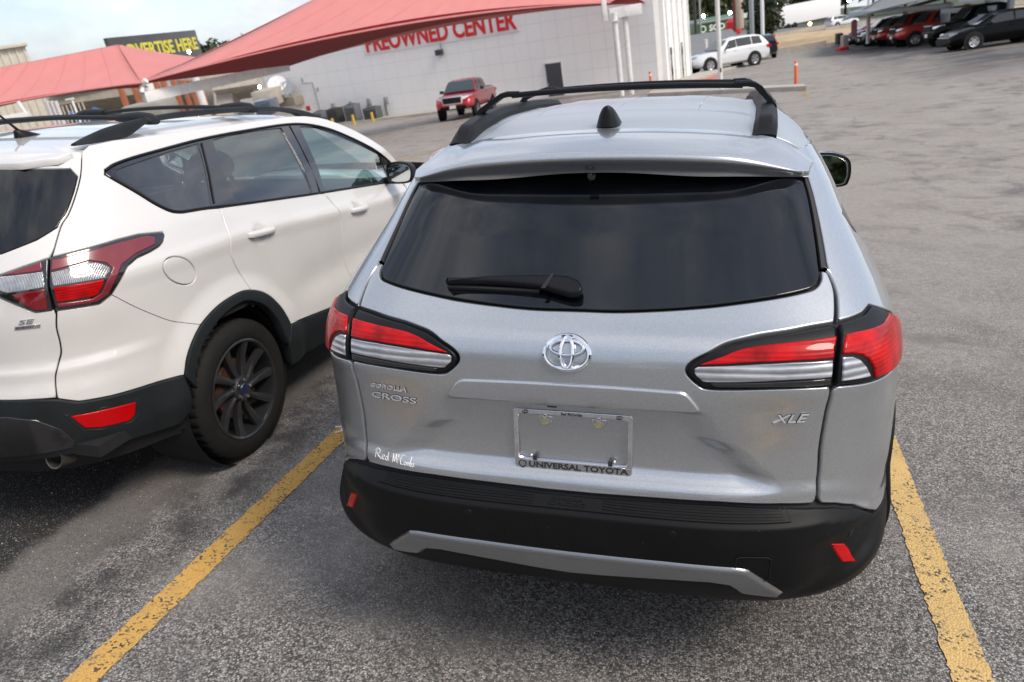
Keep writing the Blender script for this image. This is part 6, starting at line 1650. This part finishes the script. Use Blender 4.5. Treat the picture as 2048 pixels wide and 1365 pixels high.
    MB().prism([Vector((-hw*.76, a[0]+(b[0]-a[0])*.12-.02, a[1]+(b[1]-a[1])*.15)), Vector((hw*.76, a[0]+(b[0]-a[0])*.12-.02, a[1]+(b[1]-a[1])*.15)), Vector((hw*.62, b[0]-.02, b[1]-.06)), Vector((-hw*.62, b[0]-.02, b[1]-.06))], (0, -.015, .012)).build('back_window', glass_far, root, smooth=False)
    # grille, bumper, plate
    gz0, gz1 = s.get('gr', (s['zb']+.32, s['zb']+.60)); gw = hw*s.get('gw', .50)
    fr = MB().prism([Vector((-gw-.05, y1-.08, gz0-.05)), Vector((gw+.05, y1-.08, gz0-.05)), Vector((gw*1.08+.05, y1-.10, gz1+.05)), Vector((-gw*1.08-.05, y1-.10, gz1+.05))], (0, .105, 0)).build('grille_surround', s.get('gm', chrome_sat), root, bevel=.02)
    MB().prism([Vector((-gw, y1-.05, gz0)), Vector((gw, y1-.05, gz0)), Vector((gw*1.06, y1-.06, gz1)), Vector((-gw*1.06, y1-.06, gz1))], (0, .09, 0)).build('grille', under_black, root, smooth=False)
    MB().prism([Vector((-hw*.72, y1-.12, s['zb']+.02)), Vector((hw*.72, y1-.12, s['zb']+.02)), Vector((hw*.66, y1-.06, s['zb']+.20)), Vector((-hw*.66, y1-.06, s['zb']+.20))], (0, .11, 0)).build('lower_bumper', satin_black, root, bevel=.02)
    if s.get('plate'): MB().box((0, y1+.055, s['plate']), (.31, .02, .16)).build('plate', sign_white, root, smooth=False)
    if s.get('bed'):
        MB().box((0, y0+.85, tz[0]+.035), (hw*1.5, 1.35, .03)).build('load_bed', under_black, root, smooth=False)
    return root
suv = dict(w=1.93, fo=.95, wb=2.85, ro=1.05, zb=.28, r=.37, belt=1.10, top=[(-3.9,1.02),(-3.7,1.12),(-2.5,1.10),(-.75,1.05),(.2,.98),(.75,.88),(.95,.70)],
           roof=[(-.55,1.05),(-1.30,1.60),(-1.9,1.70),(-3.0,1.70),(-3.45,1.62),(-3.85,1.15)], win=[(-1.75,-.95,-1.35,-1.75),(-2.75,-1.80,-1.80,-2.72),(-3.45,-2.80,-2.80,-3.30)], hz=.88, plate=.5, gr=(.45,.72))
pick = dict(w=1.90, fo=.92, wb=3.25, ro=1.15, zb=.42, r=.39, belt=1.20, top=[(-4.4,1.22),(-4.2,1.24),(-2.6,1.24),(-.6,1.16),(.3,1.12),(.72,1.02),(.92,.80)],
            roof=[(-.45,1.16),(-1.05,1.72),(-1.5,1.79),(-2.3,1.78),(-2.6,1.70),(-2.72,1.22)], win=[(-1.60,-.85,-1.15,-1.58),(-2.45,-1.66,-1.66,-2.42)], hz=.98, plate=.62, gr=(.80,1.06), gw=.42, bed=True, tz=1.05)
sedan = dict(w=1.83, fo=.92, wb=2.70, ro=1.05, zb=.20, r=.335, belt=.95, top=[(-3.75,.92),(-3.55,1.02),(-2.6,1.0),(-.5,.96),(.1,.90),(.65,.78),(.92,.56)],
             roof=[(-.10,.94),(-1.0,1.38),(-1.5,1.45),(-2.3,1.44),(-2.9,1.32),(-3.55,1.0)], win=[(-1.65,-.50,-1.0,-1.62),(-2.85,-1.70,-1.70,-2.65)], hz=.70, gr=(.36,.58), gw=.55, gm=gloss_black)
red_paint = paint('red_paint', (.52, .022, .028), .15, .35, .1); rust_red = paint('metallic_red_paint', (.55, .045, .03), .3, .35, .15)
black_paint = mat('black_paint', (.003, .0033, .004), .20, spec=.12, coat=.06); navy = paint('dark_blue_paint', (.018, .024, .034), .3, .3, .1); white_p = paint('white_pearl_far', (.70, .715, .72), .1, .35)
far_car('red crew cab pickup with chrome grille driving beside the white building', 'pickup', at(921, 243, 36.4), (.047, -.998, 0), red_paint, dict(pick, ws=glass_teal, zb=.46, gm=mat('bright_grille', (.8, .8, .8), .3, .2), head=mat('white_headlamp', (.85, .85, .85), .2, coat=1), gw=.46, gr=(.78, 1.04)), name='pickup')
# white suv parked side-on
a = at_ground(1413, 146); b = at(1497, 138.5, (a-CAM_POS).dot(cF)+.7)
far_car('white suv parked side on behind the tall white post', 'car', (a+b)/2-(b-a).normalized()*1.55+cF*1.0*.9, a-b, white_p, dict(suv, w=1.93, plate=None), name='suv').scale = (1.1, 1.1, 1.1)
far_car('dark suv half hidden behind the tail of the white suv in the lot', 'car', at(1505, 121, 58), cF*1.0+cR*(.10), navy, dict(suv, w=1.9), name='suv')
row_h = (-.985, -.17, 0)
for (px, py, dep, sp, col, lab, cat, nm, wm_) in (
    (1945, 112, 33.2, dict(sedan, head=clear_lens), black_paint, 'black sedan at the near end of the row on the right', 'car', 'sedan', None),
    (1905, 108, 38.0, dict(pick, gm=gloss_black, zb=.46), black_paint, 'black pickup with a silver headlight behind the black sedan', 'pickup', 'pickup', wheel_dark),
    (1829, 98, 42.5, dict(pick, top=suv['top'][:0]+[(-4.1,1.18),(-3.9,1.22),(-2.6,1.20),(-.6,1.15),(.3,1.12),(.72,1.02),(.92,.80)], roof=[(-.5,1.15),(-1.0,1.70),(-1.5,1.80),(-3.2,1.80),(-3.7,1.72),(-3.95,1.2)], win=[(-1.70,-.90,-1.15,-1.68),(-2.65,-1.76,-1.76,-2.62),(-3.55,-2.72,-2.72,-3.5)], gm=gloss_black, bed=False, arch=under_black, zb=.44), rust_red, 'metallic red off roader with a white sheet in its side window', 'car', 'suv', wheel_silver),
    (1789, 97, 46.5, dict(pick, gm=gloss_black), rust_red, 'red pickup tucked behind the metallic red off roader', 'pickup', 'pickup', None),
    (1757, 96.5, 50.5, dict(suv), navy, 'dark blue suv, fifth in the row on the right', 'car', 'suv', None),
    (1735, 98, 54.5, dict(suv), navy, 'dark suv, sixth in the row on the right', 'car', 'suv', None),
    (1716, 98, 58.0, dict(sedan), red_paint, 'small red car at the far end of the row on the right', 'car', 'sedan', None)):
    ft = Vector(at(px, py, dep)); z = NG; y = (Vector(row_h)-z*Vector(row_h).dot(z)).normalized(); x = y.cross(z)
    o = far_car(lab, cat, ft-x*(-sp['w']/2)*(-1)*(-1) if False else ft+ (cF*.0) + (x*sp['w']/2 if x.dot(cF) > 0 else -x*sp['w']/2), row_h, col, sp, 'cars parked in the row on the right', wm_, name=nm)
    if 'white sheet' in lab:
        sg = -1 if x.dot(cF) > 0 else 1
        MB().box((sg*(sp['w']/2*.86), -2.45, 1.50), (.02, .36, .34)).build('paper_sheet', sign_white, o, smooth=False)
# white car on the highway and a car with lit headlights by the building
far_car('white hatchback with lit brake light on the highway', 'car', at(1700, 52, 112), at(1700, 52, 112)-at(1640, 60, 111), white_p, dict(suv, plate=None), name='hatchback')
hl_on = glow('lit_headlight', (1, .93, .75), 18)
far_car('car with lit headlights coming round the white building corner', 'car', at(1376, 132, 58), -cF+cR*.25, mat('pale_green_paint', (.35, .40, .28), .3, coat=1), dict(sedan, head=hl_on), name='sedan')
